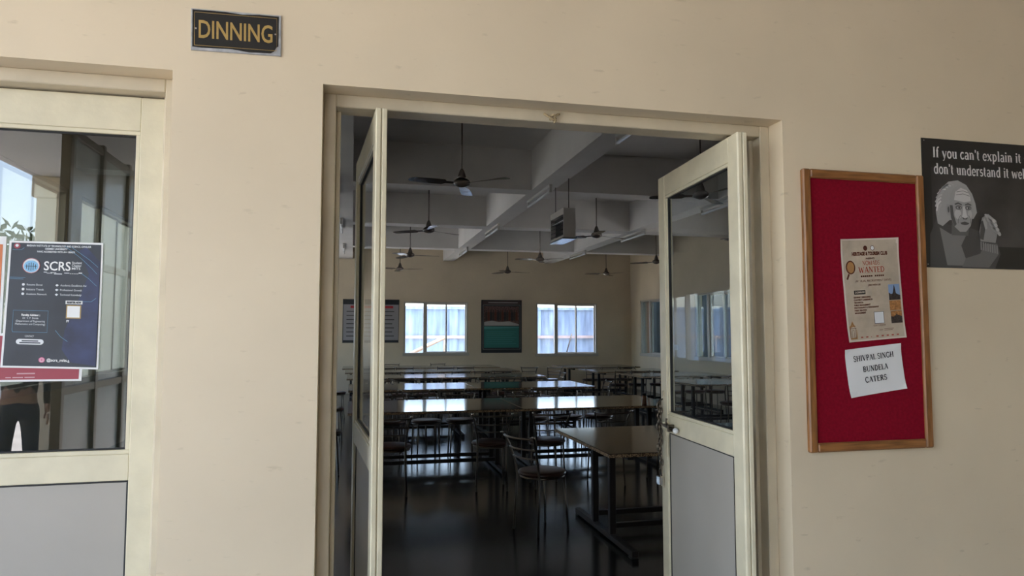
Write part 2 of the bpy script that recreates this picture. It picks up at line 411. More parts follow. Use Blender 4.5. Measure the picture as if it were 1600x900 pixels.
# ------------------------------------------------------------------ windows
def window(name, label, loc, rz, w, h, panes, gm):
    """local: x 0..w, y 0..0.12 inwards->outwards, z 0..h; three lights: fixed + two sliding sashes"""
    o = empty(name, loc, rz, label=label, kind='structure')
    f = .045
    cbox('frame', M_ALU, o, 0, f, -.02, .1, 0, h); cbox('frame', M_ALU, o, w-f, w, -.02, .1, 0, h)
    cbox('frame', M_ALU, o, f, w-f, -.02, .1, h-f, h); cbox('sill', M_ALU, o, -.03, w+.03, -.05, .1, -.04, f)
    x1 = w*.30
    cbox('mullion', M_ALU, o, x1, x1+.075, -.015, .1, f, h-f)
    box('pane', gm, o, f, x1, .05, .055, f, h-f)
    a = x1+.075; b = w-f; mid = (a+b)/2
    for x0, xe, y in ((a, mid+.02, .02), (mid-.02, b, .055)):
        s = .03
        sash = cbox('sash', M_ALU, o, x0, x0+s, y, y+.03, f, h-f, c=.002)
        cbox('sash_stile', M_ALU, sash, xe-s, xe, y, y+.03, f, h-f, c=.002)
        cbox('sash_rail', M_ALU, sash, x0+s, xe-s, y, y+.03, f, f+s, c=.002)
        cbox('sash_rail', M_ALU, sash, x0+s, xe-s, y, y+.03, h-f-s, h-f, c=.002)
        box('pane', gm, sash, x0+s, xe-s, y+.012, y+.017, f+s, h-f-s)
    return o
fl = ['far wall window left of the grey notice', 'far wall window between the two far wall posters', 'far wall window near the right corner']
for i, (a, b, c_, d) in enumerate(FARW): window('window_%d' % (i+1), fl[i], (a, YB+.03, c_), 0, b-a, d-c_, 3, M_WGLASS)
fl = ['right wall window next to the far corner', 'right wall window seen through the open door glass', 'unseen right wall window nearest the entrance, opened up to brighten the hall']
for i, (a, b, c_, d) in enumerate(RIGHTW): window('window_%d' % (i+4), fl[i], (XR+.03, b, c_), -PI/2, b-a, d-c_, 3, M_DGLASS if i < 2 else M_WGLASS)
fl = ['left wall window halfway down the hall', 'left wall window nearest the far wall', 'tall frosted left wall window, third from the entrance', 'tall frosted left wall window, second from the entrance', 'tall frosted left wall window nearest the entrance']
for i, (a, b, c_, d) in enumerate(LEFTW): window('window_%d' % (i+9), fl[i], (XL-.03, a, c_), PI/2, b-a, d-c_, 3, M_WGLASS if i < 2 else M_FROSTED)

# outside the far windows
nb = empty('neighbour_building', (3, 22.5, -.16), label='weathered grey concrete building outside the far windows', cat='building')
box('wall', M_CONC, nb, -12, 14, 0, .4, 0, 2.62)
for z in (1.62,): box('ledge', M_LEDGE, nb, -12, 14, -.12, 0, z-.05, z+.05)
for i in range(9): box('pilaster', M_CONC, nb, -12+3.1*i, -11.7+3.1*i, -.08, 0, 0, 2.62)
box('coping', M_CONC, nb, -12, 14, -.1, .5, 2.62, 2.72)
bt = empty('brick_tower', (9.85, 21.0, -.16), label='orange brick tower outside the right far window', cat='building')
for i in range(40): box('brick_course', M_BRICK, bt, -.35, 1.2, 0, 1.0, .1*i+.008, .1*i+.1)
box('core', M_CONC, bt, -.34, 1.19, .01, .99, 0, 4.0)
ld = empty('timber_ladder', (2.0, 20.5, -.16), label='sloping timber ladder outside the middle far window', cat='ladder')
for dy in (0, .35): MB().tube([(-.6, dy, .85), (1.0, dy, 1.62)], .05, 6).build('rail', M_TIMBER, ld)
for i in range(6): MB().tube([(-.5+.27*i, 0, .9+.13*i), (-.5+.27*i, .35, .9+.13*i)], .025, 6).build('rung', M_TIMBER, ld)
for p_ in ((-.6, 0), (1.0, 0), (-.6, .35), (1.0, .35)):
    MB().tube([(p_[0], p_[1], 0), (p_[0], p_[1], .85 if p_[0] < 0 else 1.62)], .03, 6).build('prop', M_TIMBER, ld)
for k_, x in ((0, 6.85), (1, 8.1)):
    st_ = empty('leaning_pole', (x, 20.4, -.16), label=['thin pole leaning outside right far window, left one', 'thin pole leaning outside right far window, right one'][k_], cat='pole')
    MB().tube([(0, 0, 0), (.28, 0, 1.0), (.5, 0, 1.75)], .022, 6).build('shaft', M_BLACKSTEEL, st_)
    MB().lathe([(.03, 0), (.03, .05), (.022, .06)], 8).build('foot', M_BLACKSTEEL, st_)
sb = empty('side_building', (10.6, 10, -.16), label='dim concrete building outside the right windows', cat='building')
box('wall', M_DCONC, sb, 0, .4, 1.2, 10.8, 0, 9)  # wall raised to this height to shade the right windows
for i in range(4): box('pilaster', M_DCONC, sb, -.1, 0, 1.4+3*i, 1.7+3*i, 0, 9)

# ------------------------------------------------------------------ tables
TW, TD = 1.925, 1.345
def make_table():
    t = empty('dining_table', (0, 0, 0))
    top = cbox('table_top', M_GRANITE, t, -TW/2, TW/2, -TD/2, TD/2, .722, .75, c=.003)
    q = MB(); e = .0015
    q.box(-TW/2-e, TW/2+e, -TD/2-e, -TD/2+.004, .724, .746); q.box(-TW/2-e, TW/2+e, TD/2-.004, TD/2+e, .724, .746)
    q.box(-TW/2-e, -TW/2+.004, -TD/2+.004, TD/2-.004, .724, .746); q.box(TW/2-.004, TW/2+e, -TD/2+.004, TD/2-.004, .724, .746)
    q.build('rough_edge', M_GRANEDGE, top, 'rough speckled granite edge')
    for sx in (-1, 1):
        x = sx*.76
        cbox('foot_bar', M_BLACKSTEEL, t, x-.025, x+.025, -.64, .64, .012, .055, c=.004)
        cbox('support_bar', M_BLACKSTEEL, t, x-.025, x+.025, -.58, .58, .685, .722, c=.004)
        for sy in (-1, 1):
            cbox('post', M_BLACKSTEEL, t, x-.025, x+.025, sy*.19-.025, sy*.19+.025, .055, .685, c=.004)
            cbox('foot_pad', M_GASKET, t, x-.028, x+.028, sy*.60-.03, sy*.60+.03, 0, .012, c=.002)
    for sy in (-1, 1): cbox('stretcher', M_BLACKSTEEL, t, -.735, .735, sy*.19-.02, sy*.19+.02, .10, .14, c=.004)
    return t
rows = [  # (row name, y centre, list of x centres)
    ('first row', 3.05, [2.735]),
    ('second row', 6.005, [.925, 2.86]),
    ('third row', 8.955, [.915, 2.85]),
    ('fourth row', 11.655, [.87, 2.80]),
    ('fifth row', 13.66, [.82, 2.75]),
    ('sixth row', 15.44, [.74, 2.67]),
]
bank = [('fourth row of the right bank', 14.77, 6.15), ('third row of the right bank', 12.75, 6.2),
        ('second row of the right bank', 11.07, 6.52), ('first row of the right bank', 8.9, 6.5)]
proto = make_table(); used = False; tables = {}
def place_table(x, y, label, group):
    global used
    t = proto if not used else copy_tree(proto); used = True
    t.location = (x, y, 0); tag(t, label, 'table', group)
    return t
for rn, y, xs_ in rows:
    for i, x in enumerate(xs_):
        if len(xs_) == 1: lb = 'granite-topped dining table nearest the doorway, its speckled edge facing it'
        else: lb = '%s granite dining table of the %s from the doorway' % (('left', 'right')[i], rn)
        place_table(x, y, lb, 'granite dining tables')
for rn, y, x in bank: place_table(x, y, 'granite dining table by the right wall, %s' % rn, 'granite dining tables')

# ------------------------------------------------------------------ chairs
def make_chair():
    t = empty('dining_chair', (0, 0, 0))
    q = MB().lathe([(0, .448), (.185, .448), (.197, .456), (.20, .466), (.194, .478), (.17, .485), (.08, .488), (0, .489)], 28)
    q.build('seat', M_SEAT, t)
    MB().tube([(.178*math.cos(2*PI*k/24), .178*math.sin(2*PI*k/24), .438) for k in range(24)], .009, 8, closed=True).build('seat_ring', M_STEEL, t)
    for s in (-1, 1):
        MB().tube([(s*.128, .125, .438), (s*.145, .152, .0)], .0095, 8).build('leg', M_STEEL, t)
        MB().tube([(s*.158, -.172, 0), (s*.147, -.155, .30), (s*.143, -.148, .44), (s*.150, -.165, .56), (s*.175, -.210, .70), (s*.197, -.245, .775), (s*.203, -.260, .787)], .0095, 8).build('back_post', M_STEEL, t)
        MB().lathe([(0, -.011), (.010, -.006), (.012, 0), (.010, .006), (0, .011)], 10, (s*.203, -.264, .787)).build('finial', M_CHROME, t)
    def rail(z, hw, y, bow, r, nm):
        pts = [(hw*u, y - bow*(1-u*u), z) for u in [-1+.25*i for i in range(9)]]
        MB().tube(pts, r, 8).build(nm, M_STEEL, t)
    rail(.765, .194, -.243, .05, .010, 'top_rail')
    rail(.675, .170, -.205, .045, .007, 'back_rung')
    rail(.60, .157, -.179, .04, .007, 'back_rung')
    return t
cproto = make_chair(); cused = False
def chair(x, y, ang, label, group):
    """ang: direction the sitter faces, degrees from +X"""
    global cused
    t = cproto if not cused else copy_tree(cproto); cused = True
    t.location = (x, y, 0); t.rotation_euler = (0, 0, math.radians(ang-90)); tag(t, label, 'chair', group)
ORD = ['first', 'second', 'third', 'fourth', 'fifth', 'sixth', 'seventh']
chair(1.535, 3.29, 24, 'brown round-seat steel chair turned to the end of the nearest table', 'round-seat chairs')
def line(xs_, y, ang, where):
    for i, x in enumerate(xs_):
        chair(x, y + random.uniform(-.035, .035), ang + random.uniform(-9, 9),
              'brown round-seat steel chair, %s from left %s' % (ORD[i], where), 'round-seat chairs')
line([.40, 1.42, 2.02, 2.66, 3.35], 4.86, 90, 'along the near side of the second table row')
line([.48, .95, 1.40, 2.40, 2.88, 3.33], 6.80, -90, 'along the far side of the second table row')
line([.46, .92, 1.38, 2.38, 2.83, 3.30], 7.95, 90, 'along the near side of the third table row')
line([.46, .90, 1.37, 2.40, 2.85, 3.30], 9.78, -90, 'along the far side of the third table row')
line([.38, .87, 1.36, 2.30, 2.80, 3.29], 10.70, 90, 'along the near side of the fourth table row')
line([.36, .82, 1.28, 2.30, 2.75, 3.20], 12.78, 90, 'along the near side of the fifth table row')
line([.27, .76, 1.25, 2.20, 2.70], 14.71, 90, 'along the near side of the sixth table row')
line([1.0, 2.28], 16.2, -90, 'along the far side of the sixth table row')
line([6.05, 6.5, 6.95], 8.0, 90, 'along the near side of the first right-bank table')
line([6.08, 6.55, 6.95], 10.16, 90, 'along the near side of the second right-bank table')
line([5.72, 6.2, 6.68], 12.13, 90, 'along the near side of the third right-bank table')
line([5.70, 6.15, 6.58], 13.9, 90, 'along the near side of the fourth right-bank table')
chair(4.22, 14.2, 80, 'brown round-seat steel chair alone in the aisle, left one', 'round-seat chairs')
chair(4.75, 14.1, 100, 'brown round-seat steel chair alone in the aisle, right one', 'round-seat chairs')
for y, wh in ((6.0, 'second'), (8.5, 'third'), (11.4, 'fourth')):
    chair(-.30, y, 8, 'brown round-seat steel chair at the left end of the %s table row' % wh, 'round-seat chairs')
for y, wh in ((9.0, 'third'), (11.6, 'fourth')):
    chair(4.05, y, 176, 'brown round-seat steel chair at the right end of the %s table row' % wh, 'round-seat chairs')

jar = empty('spice_jar', (3.42, 5.50, .75), label='small amber jar standing on the second table row', cat='jar')
M_AMBER = mat('amber_plastic', (.16, .05, .018), .2)
MB().lathe([(0, 0), (.03, 0), (.032, .006), (.030, .05), (.031, .095), (.024, .105), (0, .105)], 16).build('body', M_AMBER, jar)
MB().lathe([(0, .105), (.027, .105), (.027, .128), (.024, .132), (0, .132)], 16).build('lid', M_BLACKSTEEL, jar)

# ------------------------------------------------------------------ ceiling fans
def make_fan():
    t = empty('ceiling_fan', (0, 0, 0))
    MB().lathe([(0, 0), (.055, 0), (.05, -.05), (.02, -.085), (.012, -.09)], 16).build('ceiling_cup', M_FANM, t)
    MB().lathe([(.0085, -.05), (.0085, -.86)], 10).build('down_rod', M_FANM, t)
    MB().lathe([(.012, -.76), (.024, -.78), (.045, -.84), (.05, -.865), (0.02, -.87)], 16).build('rod_cup', M_FANM, t)
    MB().lathe([(0, -.86), (.05, -.865), (.085, -.89), (.095, -.915), (.088, -.94), (.055, -.957), (.03, -.966), (0, -.97)], 24).build('motor', M_FANM, t)
    for k_ in range(3):
        an = 2*PI*k_/3
        q = MB(); vs = []; fs = []
        prof = [(.10, .020), (.19, .024), (.22, .058), (.35, .066), (.55, .068), (.595, .058), (.61, .03)]
        for r, hw in prof:
            tw = .16 * (1 - r/.8)
            for sgn in (-1, 1):
                for dz in (.002, -.002): vs.append((r, sgn*hw, -.925 + sgn*hw*tw*2 - .02*(r-.1) + dz))
        for i in range(len(prof)-1):
            a = 4*i; b = a+4
            fs += [(a, b, b+2, a+2), (a+1, a+3, b+3, b+1), (a, a+1, b+1, b), (a+2, b+2, b+3, a+3)]
        e_ = 4*(len(prof)-1); fs += [(0, 2, 3, 1), (e_, e_+1, e_+3, e_+2)]
        q.add(vs, fs)
        b_ = q.build('blade', M_FANM, t); b_.rotation_euler = (0, 0, an)
    return t
fproto = make_fan()
fans = [(1.15, 5.18, 75), (1.17, 8.75, 32), (1.17, 12.4, -8), (1.17, 15.6, 95), (4.05, 5.2, 40), (4.0, 8.70, 18), (4.08, 12.6, 70), (4.05, 15.8, 0), (6.85, 12.5, 25), (6.85, 15.75, 55), (6.8, 8.7, 80)]
fl_ = ['nearest left fan above the doorway view', 'second fan of the left bay', 'third fan of the left bay', 'fan of the left bay nearest the far wall',
       'nearest fan of the middle bay, behind the open door', 'second fan of the middle bay, beside the insect killer', 'third fan of the middle bay', 'fan of the middle bay nearest the far wall',
       'second last fan of the right bay', 'fan of the right bay nearest the far corner', 'third last fan of the right bay']
for i, (x, y, a) in enumerate(fans):
    o = fproto if i == 0 else copy_tree(fproto)
    o.location = (x, y, ZC); o.rotation_euler = (0, 0, math.radians(a)); tag(o, 'dark three-blade ceiling fan, ' + fl_[i], 'ceiling fan', 'ceiling fans')

# ------------------------------------------------------------------ tube lights under the beams
def make_tube():
    t = empty('tube_light', (0, 0, 0))
    cbox('batten', M_GREYMETAL, t, -.022, .022, -.61, .61, -.035, 0, c=.004)
    for s in (-1, 1): cbox('lamp_holder', M_GREYMETAL, t, -.016, .016, s*.60-.012, s*.60+.012, -.112, -.035, c=.002)
    MB().tube([(0, -.588, -.090), (0, .588, -.090)], .019, 12).build('tube', M_TUBE, t)
    return t
tproto = make_tube(); ti = 0
for x, bn in ((2.57, 'middle beam'), (5.45, 'right beam'), (-.22, 'left beam')):
    for y, wh in ((3.56, 'nearest the doorway'), (7.16, 'second from the doorway'), (10.55, 'third from the doorway'), (14.05, 'nearest the far wall')):
        o = tproto if ti == 0 else copy_tree(tproto); ti += 1
        o.location = (x, y, ZS); tag(o, 'unlit tube light under the %s, %s' % (bn, wh), 'tube light', 'tube lights under the beams')

# ------------------------------------------------------------------ hanging insect killer
ik = empty('insect_killer', (2.70, 6.44, 2.83), label='grey box insect killer hanging on two rods from the beam', cat='insect killer')
q = MB(); q.box(-.08, .08, -.30, -.285, 0, .38); q.box(-.08, .08, .285, .30, 0, .38); q.box(-.08, .08, -.285, .285, .30, .38); q.box(-.08, .08, -.285, .285, 0, .03); q.build('housing', M_GREYMETAL, ik)
box('grid_plate', M_BLACKSTEEL, ik, -.012, .012, -.285, .285, .03, .30)
cbox('catch_tray', M_CHROME, ik, -.095, .095, -.29, .29, -.02, 0, c=.003)
for i in range(5):
    for s in (-1, 1): MB().tube([(s*.072, -.285, .06+.052*i), (s*.072, .285, .06+.052*i)], .004, 6).build('guard_bar', M_BLACKSTEEL, ik)
for s in (-1, 1):
    MB().tube([(s*.04, -.27, .235), (s*.04, .27, .235)], .012, 8).build('lamp_tube', M_TUBE, ik)
for y in (-.30+.03, .38-.06): MB().tube([(0, y, .38), (0, y, ZS-2.83)], .005, 6).build('hanging_rod', M_BLACKSTEEL, ik)

# ------------------------------------------------------------------ lettering
def text_mesh(body, size, bold=0.0, spacing=1.0):
    cu = bpy.data.curves.new('lettering', 'FONT'); cu.body = body; cu.size = size; cu.offset = bold; cu.space_character = spacing
    cu.align_x = 'CENTER'; cu.resolution_u = 3
    ob = bpy.data.objects.new('lettering', cu); COL.objects.link(ob)
    dg = bpy.context.evaluated_depsgraph_get(); dg.update()
    me = ob.evaluated_get(dg).to_mesh()
    vs = [(v.co.x, v.co.y) for v in me.vertices]; fs = [tuple(p.vertices) for p in me.polygons]
    ob.evaluated_get(dg).to_mesh_clear(); bpy.data.objects.remove(ob); bpy.data.curves.remove(cu)
    return vs, fs
def arc(cx, cy, rx, ry, a0, a1, n=10):
    return [(cx+rx*math.cos(math.radians(a0+(a1-a0)*i/n)), cy+ry*math.sin(math.radians(a0+(a1-a0)*i/n))) for i in range(n+1)]
TH, TN, SE = .16, .06, .05
def _ser(x, y, hw=.12): return ([(x-hw, y), (x+hw, y)], SE)
def stem(x, y0=0, y1=1.0, hw=.13): return [([(x, y0), (x, y1)], TH), _ser(x, y0+SE/2, hw), _ser(x, y1-SE/2, hw)]
# serif capitals (advance, strokes)
SER = {
 'A': (.86, [([(.12, 0), (.42, 1)], TN), ([(.44, 1), (.74, 0)], TH), ([(.22, .32), (.64, .32)], TN), _ser(.12, .025, .11), _ser(.73, .025, .13)]),
 'B': (.76, stem(.2)+[(arc(.34, .75, .24, .225, 90, -90), TH*.8), (arc(.36, .27, .28, .245, 90, -90), TH*.8), ([(.2, .975), (.36, .975)], TN), ([(.2, .52), (.38, .52)], TN), ([(.2, .03), (.38, .03)], TN)]),
 'C': (.80, [(arc(.45, .5, .34, .47, 50, 310, 16), TH*.8), ([(.67, .98), (.69, .70)], TN), ([(.67, .02), (.69, .26)], TN)]),
 'D': (.86, stem(.2)+[(arc(.32, .5, .42, .465, 90, -90, 14), TH*.8), ([(.2, .97), (.34, .97)], TN), ([(.2, .03), (.34, .03)], TN)]),
 'E': (.72, stem(.2)+[([(.2, .97), (.62, .97)], TN), ([(.2, .52), (.5, .52)], TN), ([(.2, .03), (.64, .03)], TN), ([(.62, 1), (.62, .78)], TN), ([(.64, 0), (.64, .22)], TN), ([(.5, .62), (.5, .42)], TN)]),
 'G': (.86, [(arc(.45, .5, .34, .47, 50, 330, 16), TH*.8), ([(.69, .98), (.70, .72)], TN), ([(.72, .02), (.72, .42)], TH*.8), ([(.54, .42), (.84, .42)], SE)]),
 'H': (.92, stem(.2)+stem(.72)+[([(.2, .52), (.72, .52)], TN)]),
 'I': (.42, stem(.21)),
 'L': (.70, stem(.2)+[([(.2, .03), (.62, .03)], TN), ([(.62, 0), (.62, .26)], TN)]),
 'M': (1.08, stem(.18, hw=.10)+stem(.88)+[([(.18, 1), (.52, .05)], TH*.8), ([(.88, 1), (.53, .05)], TN)]),
 'N': (.90, [([(.18, 0), (.18, 1)], TN), ([(.18, 1), (.72, .02)], TH), ([(.72, 0), (.72, 1)], TN), _ser(.18, .025, .11), _ser(.12, .975, .1), _ser(.72, .975, .11)]),
 'O': (.92, [(arc(.46, .5, .36, .47, 0, 360, 22), TH*.8)]),
 'P': (.72, stem(.2)+[(arc(.34, .73, .27, .24, 90, -90), TH*.8), ([(.2, .975), (.36, .975)], TN), ([(.2, .49), (.36, .49)], TN)]),
 'R': (.82, stem(.2)+[(arc(.34, .75, .25, .225, 90, -90), TH*.8), ([(.2, .975), (.36, .975)], TN), ([(.2, .52), (.36, .52)], TN), ([(.38, .52), (.70, .02)], TH*.9), _ser(.73, .025, .08)]),
 'S': (.68, [(arc(.34, .74, .23, .23, 40, 270, 12), TH*.7), (arc(.34, .27, .25, .24, 90, -150, 12), TH*.7), ([(.54, .97), (.55, .74)], TN), ([(.11, .03), (.10, .27)], TN)]),
 'T': (.78, stem(.39)+[([(.06, .97), (.72, .97)], TN), ([(.06, 1), (.06, .76)], TN), ([(.72, 1), (.72, .76)], TN)]),
 'U': (.88, [([(.2, 1), (.2, .3)], TH), (arc(.46, .3, .26, .27, 180, 360, 10), TN*1.4), ([(.72, .3), (.72, 1)], TN), _ser(.2, .975), _ser(.72, .975, .11)]),
 'V': (.84, [([(.12, 1), (.42, 0)], TH), ([(.42, 0), (.72, 1)], TN), _ser(.13, .975), _ser(.72, .975, .11)]),
 'W': (1.16, [([(.12, 1), (.36, 0)], TH), ([(.36, 0), (.58, .9)], TN), ([(.58, .9), (.80, 0)], TH), ([(.80, 0), (1.04, 1)], TN), _ser(.13, .975), _ser(1.03, .975, .1)]),
 # lower case, x height .66
 'f': (.42, [([(.18, 0), (.18, .8)], TH), (arc(.33, .8, .15, .19, 180, 60, 6), TH*.7), ([(.04, .63), (.34, .63)], SE), _ser(.19, .025, .14)]),
 'y': (.62, [([(.10, .66), (.33, 0)], TH), ([(.54, .66), (.33, 0), (.24, -.22), (.12, -.25)], TN*1.3), _ser(.12, .64, .11), _ser(.52, .64, .09)]),
 'o': (.62, [(arc(.31, .33, .22, .31, 0, 360, 18), TH*.8)]),
 'u': (.68, [([(.17, .66), (.17, .2)], TH), (arc(.31, .2, .14, .17, 180, 300, 8), TN*1.4), ([(.50, 0), (.50, .66)], TH), _ser(.11, .64, .08), _ser(.44, .64, .08), _ser(.57, .025, .06)]),
 'c': (.56, [(arc(.32, .33, .22, .31, 50, 320, 14), TH*.8)]),
 'a': (.60, [(arc(.28, .5, .17, .14, 150, 0, 8), TH*.7), ([(.45, .5), (.45, .06), (.56, .03)], TH), (arc(.27, .17, .17, .155, 80, 330, 10), TH*.7)]),
 'n': (.70, [([(.17, 0), (.17, .66)], TH), (arc(.34, .44, .16, .2, 150, 0, 8), TN*1.6), ([(.50, .46), (.50, 0)], TH), _ser(.17, .025, .12), _ser(.50, .025, .12), _ser(.10, .64, .07)]),
 "'": (.24, [([(.12, .98), (.12, .72)], TH*.8)]),
 't': (.44, [([(.18, .86), (.18, .15)], TH), (arc(.30, .15, .12, .12, 180, 300, 6), TN*1.5), ([(.04, .63), (.36, .63)], SE)]),
 'e': (.58, [(arc(.30, .33, .21, .31, 0, 320, 16), TH*.75), ([(.10, .35), (.50, .35)], TN)]),
 'x': (.64, [([(.10, .66), (.52, 0)], TH), ([(.52, .66), (.10, 0)], TN), _ser(.11, .64, .1), _ser(.52, .64, .09), _ser(.11, .025, .09), _ser(.53, .025, .1)]),
 'p': (.68, [([(.17, -.28), (.17, .66)], TH), (arc(.33, .33, .22, .31, 140, -140, 14), TH*.75), _ser(.17, -.26, .12), _ser(.10, .64, .07)]),
 'l': (.36, [([(.18, 0), (.18, 1)], TH), _ser(.18, .025), _ser(.12, .975, .07)]),
 'i': (.36, [([(.18, 0), (.18, .66)], TH), _ser(.18, .025), _ser(.12, .64, .07), ([(.18, .80), (.18, .95)], TH)]),
 's': (.50, [(arc(.25, .49, .15, .15, 40, 270, 10), TH*.7), (arc(.25, .19, .16, .165, 90, -150, 10), TH*.7)]),
 'd': (.68, [([(.50, 0), (.50, 1)], TH), (arc(.32, .33, .21, .31, 40, 320, 14), TH*.75), _ser(.44, .975, .07), _ser(.56, .025, .07)]),
 'r': (.50, [([(.17, 0), (.17, .66)], TH), (arc(.34, .46, .15, .18, 160, 45, 6), TH*.7), _ser(.17, .025, .12), _ser(.10, .64, .07)]),
 'w': (.92, [([(.10, .66), (.28, 0)], TH), ([(.28, 0), (.45, .58)], TN), ([(.45, .58), (.62, 0)], TH), ([(.62, 0), (.82, .66)], TN), _ser(.11, .64, .1), _ser(.81, .64, .09)]),
 'm': (1.02, [([(.17, 0), (.17, .66)], TH), (arc(.33, .44, .15, .2, 150, 0, 8), TN*1.6), ([(.49, .46), (.49, 0)], TH), (arc(.66, .44, .15, .2, 150, 0, 8), TN*1.6), ([(.82, .46), (.82, 0)], TH), _ser(.17, .025, .11), _ser(.49, .025, .1), _ser(.82, .025, .11)]),
 'h': (.70, [([(.17, 0), (.17, 1)], TH), (arc(.34, .44, .16, .2, 150, 0, 8), TN*1.6), ([(.50, .46), (.50, 0)], TH), _ser(.17, .025, .12), _ser(.50, .025, .12), _ser(.10, .975, .07)]),
 'g': (.62, [(arc(.30, .42, .18, .22, 0, 360, 16), TH*.7), ([(.44, .56), (.58, .62)], TN), ([(.20, .2), (.16, .08), (.44, .04), (.52, -.08), (.40, -.22), (.16, -.22), (.10, -.1), (.22, .0)], TN*1.4)]),
 ',': (.28, [([(.14, .1), (.09, -.12)], TH*.8)]), '.': (.28, [([(.13, 0), (.13, .14)], TH)]), ' ': (.34, []),
}
def serif_mesh(body, size, weight=1.0, align='c'):
    vs = []; fs = []; x = 0
    for ch_ in body:
        adv, st_ = SER[ch_]
        for pts, wd in st_:
            wd *= weight
            P = [Vector((x+p[0], p[1])) for p in pts]
            offs = []
            for i in range(len(P)):
                t_ = (P[min(i+1, len(P)-1)] - P[max(i-1, 0)]).normalized(); nn = Vector((-t_.y, t_.x)) * wd/2; offs.append(nn)
            o = len(vs)
            for p, nn in zip(P, offs): vs += [tuple((p-nn)*size), tuple((p+nn)*size)]
            for i in range(len(P)-1): fs.append((o+2*i, o+2*i+2, o+2*i+3, o+2*i+1))
        x += adv
    if align == 'c': vs = [(a - x*size/2, b) for a, b in vs]
    return vs, fs

class Sheet:
    """a flat printed sheet on a wall: corners TL,TR,BR,BL as (X,Z) world, at depth y; prints facing -Y"""
    def __init__(s, name, corners, y, m, label, cat, w, h, thick=.0012, curl=0.0, n=8):
        s.c = [Vector(c) for c in corners]; s.w = w; s.h = h; s.curl = curl
        base = s.c[3]
        s.o = empty(name, (base.x, y, base.y), label=label, cat=cat); s.base = base
        q = MB(); vs = []; fs = []
        for lay in (0, thick):
            for j in range(n+1):
                for i in range(n+1):
                    P = s.p(i/n, j/n, 0); vs.append((P[0], P[1]+lay, P[2]))
        N = (n+1)**2
        for j in range(n):
            for i in range(n):
                a = j*(n+1)+i; fs += [(a, a+1, a+n+2, a+n+1), (N+a, N+a+n+1, N+a+n+2, N+a+1)]
        ed = [i for i in range(n+1)] + [(j+1)*(n+1)+n for j in range(n)] + [n*(n+1)+n-1-i for i in range(n)] + [(n-1-j)*(n+1) for j in range(n)]
        ed = ed[:4*n]
        for a, b in zip(ed, ed[1:]+ed[:1]): fs.append((a, N+a, N+b, b))
        q.add(vs, fs); q.build('sheet', m, s.o)
    def p(s, u, v, off):
        a = s.c[3].lerp(s.c[2], u); b = s.c[0].lerp(s.c[1], u); P = a.lerp(b, v) - s.base
        cu_ = s.curl * (abs(math.sin(u*7.3+v*2))*.5*u*(1-u)*4*.5 + (abs(2*u-1)**4) * (abs(2*v-1)**4))
        return (P.x, -cu_ - off, P.y)
    def put(s, name, m, vs, fs, x=0, y=0, layer=1, rot=0, label=None):
        """vs 2D in metres, placed with origin at (x,y) of the sheet (from bottom-left)"""
        c_, s_ = math.cos(rot), math.sin(rot)
        q = MB(); q.add([s.p((x+a*c_-b*s_)/s.w, (y+a*s_+b*c_)/s.h, .0006*layer) for a, b in vs], fs)
        return q.build(name, m, s.o, label)
    def rect(s, name, m, x0, x1, y0, y1, layer=1, n=6, label=None):
        vs = []; fs = []
        for j in range(n+1):
            for i in range(n+1): vs.append((x0+(x1-x0)*i/n, y0+(y1-y0)*j/n))
        for j in range(n):
            for i in range(n): a = j*(n+1)+i; fs.append((a, a+1, a+n+2, a+n+1))
        return s.put(name, m, vs, fs, 0, 0, layer, label=label)
    def poly(s, name, m, pts, layer=1, label=None): return s.put(name, m, pts, [tuple(range(len(pts)))], 0, 0, layer, label=label)
    def multi(s, name, m, rects, layer=1, label=None):
        vs = []; fs = []
        for x0, x1, y0, y1 in rects:
            o = len(vs); vs += [(x0, y0), (x1, y0), (x1, y1), (x0, y1)]; fs.append((o, o+1, o+2, o+3))
        return s.put(name, m, vs, fs, 0, 0, layer, label=label)
    def strokes(s, name, m, lines, wd, layer=1):
        vs = []; fs = []
        for P in lines:
            P = [Vector(p) for p in P]; o = len(vs)
            for i, p in enumerate(P):
                t_ = (P[min(i+1, len(P)-1)] - P[max(i-1, 0)]).normalized(); nn = Vector((-t_.y, t_.x))*wd/2
                vs += [tuple(p-nn), tuple(p+nn)]
            for i in range(len(P)-1): fs.append((o+2*i, o+2*i+2, o+2*i+3, o+2*i+1))
        return s.put(name, m, vs, fs, 0, 0, layer)
    def text(s, m, body, size, x, y, bold=0, layer=2, align='c', maxw=None, rot=0):
        vs, fs = text_mesh(body, size, bold)
        if not vs: return
        lo = min(v[0] for v in vs); hi = max(v[0] for v in vs)
        k_ = 1.0
        if maxw and hi-lo > 0: k_ = maxw/(hi-lo)
        if align == 'l': vs = [((a-lo)*k_, b) for a, b in vs]
        else: vs = [(a*k_, b) for a, b in vs]
        s.put('lettering', m, vs, fs, x, y, layer, rot)
    def serif(s, m, body, size, x, y, weight=1., layer=2, maxw=None, align='c'):
        vs, fs = serif_mesh(body, size, weight, align)
        if maxw:
            lo = min(v[0] for v in vs); hi = max(v[0] for v in vs); vs = [(a*maxw/(hi-lo), b) for a, b in vs]
        s.put('lettering', m, vs, fs, x, y, layer)
def ell(cx, cy, rx, ry, n=28, a0=0, a1=360): return [(cx+rx*math.cos(math.radians(a0+(a1-a0)*i/n)), cy+ry*math.sin(math.radians(a0+(a1-a0)*i/n))) for i in range(n if a1-a0 == 360 else n+1)]

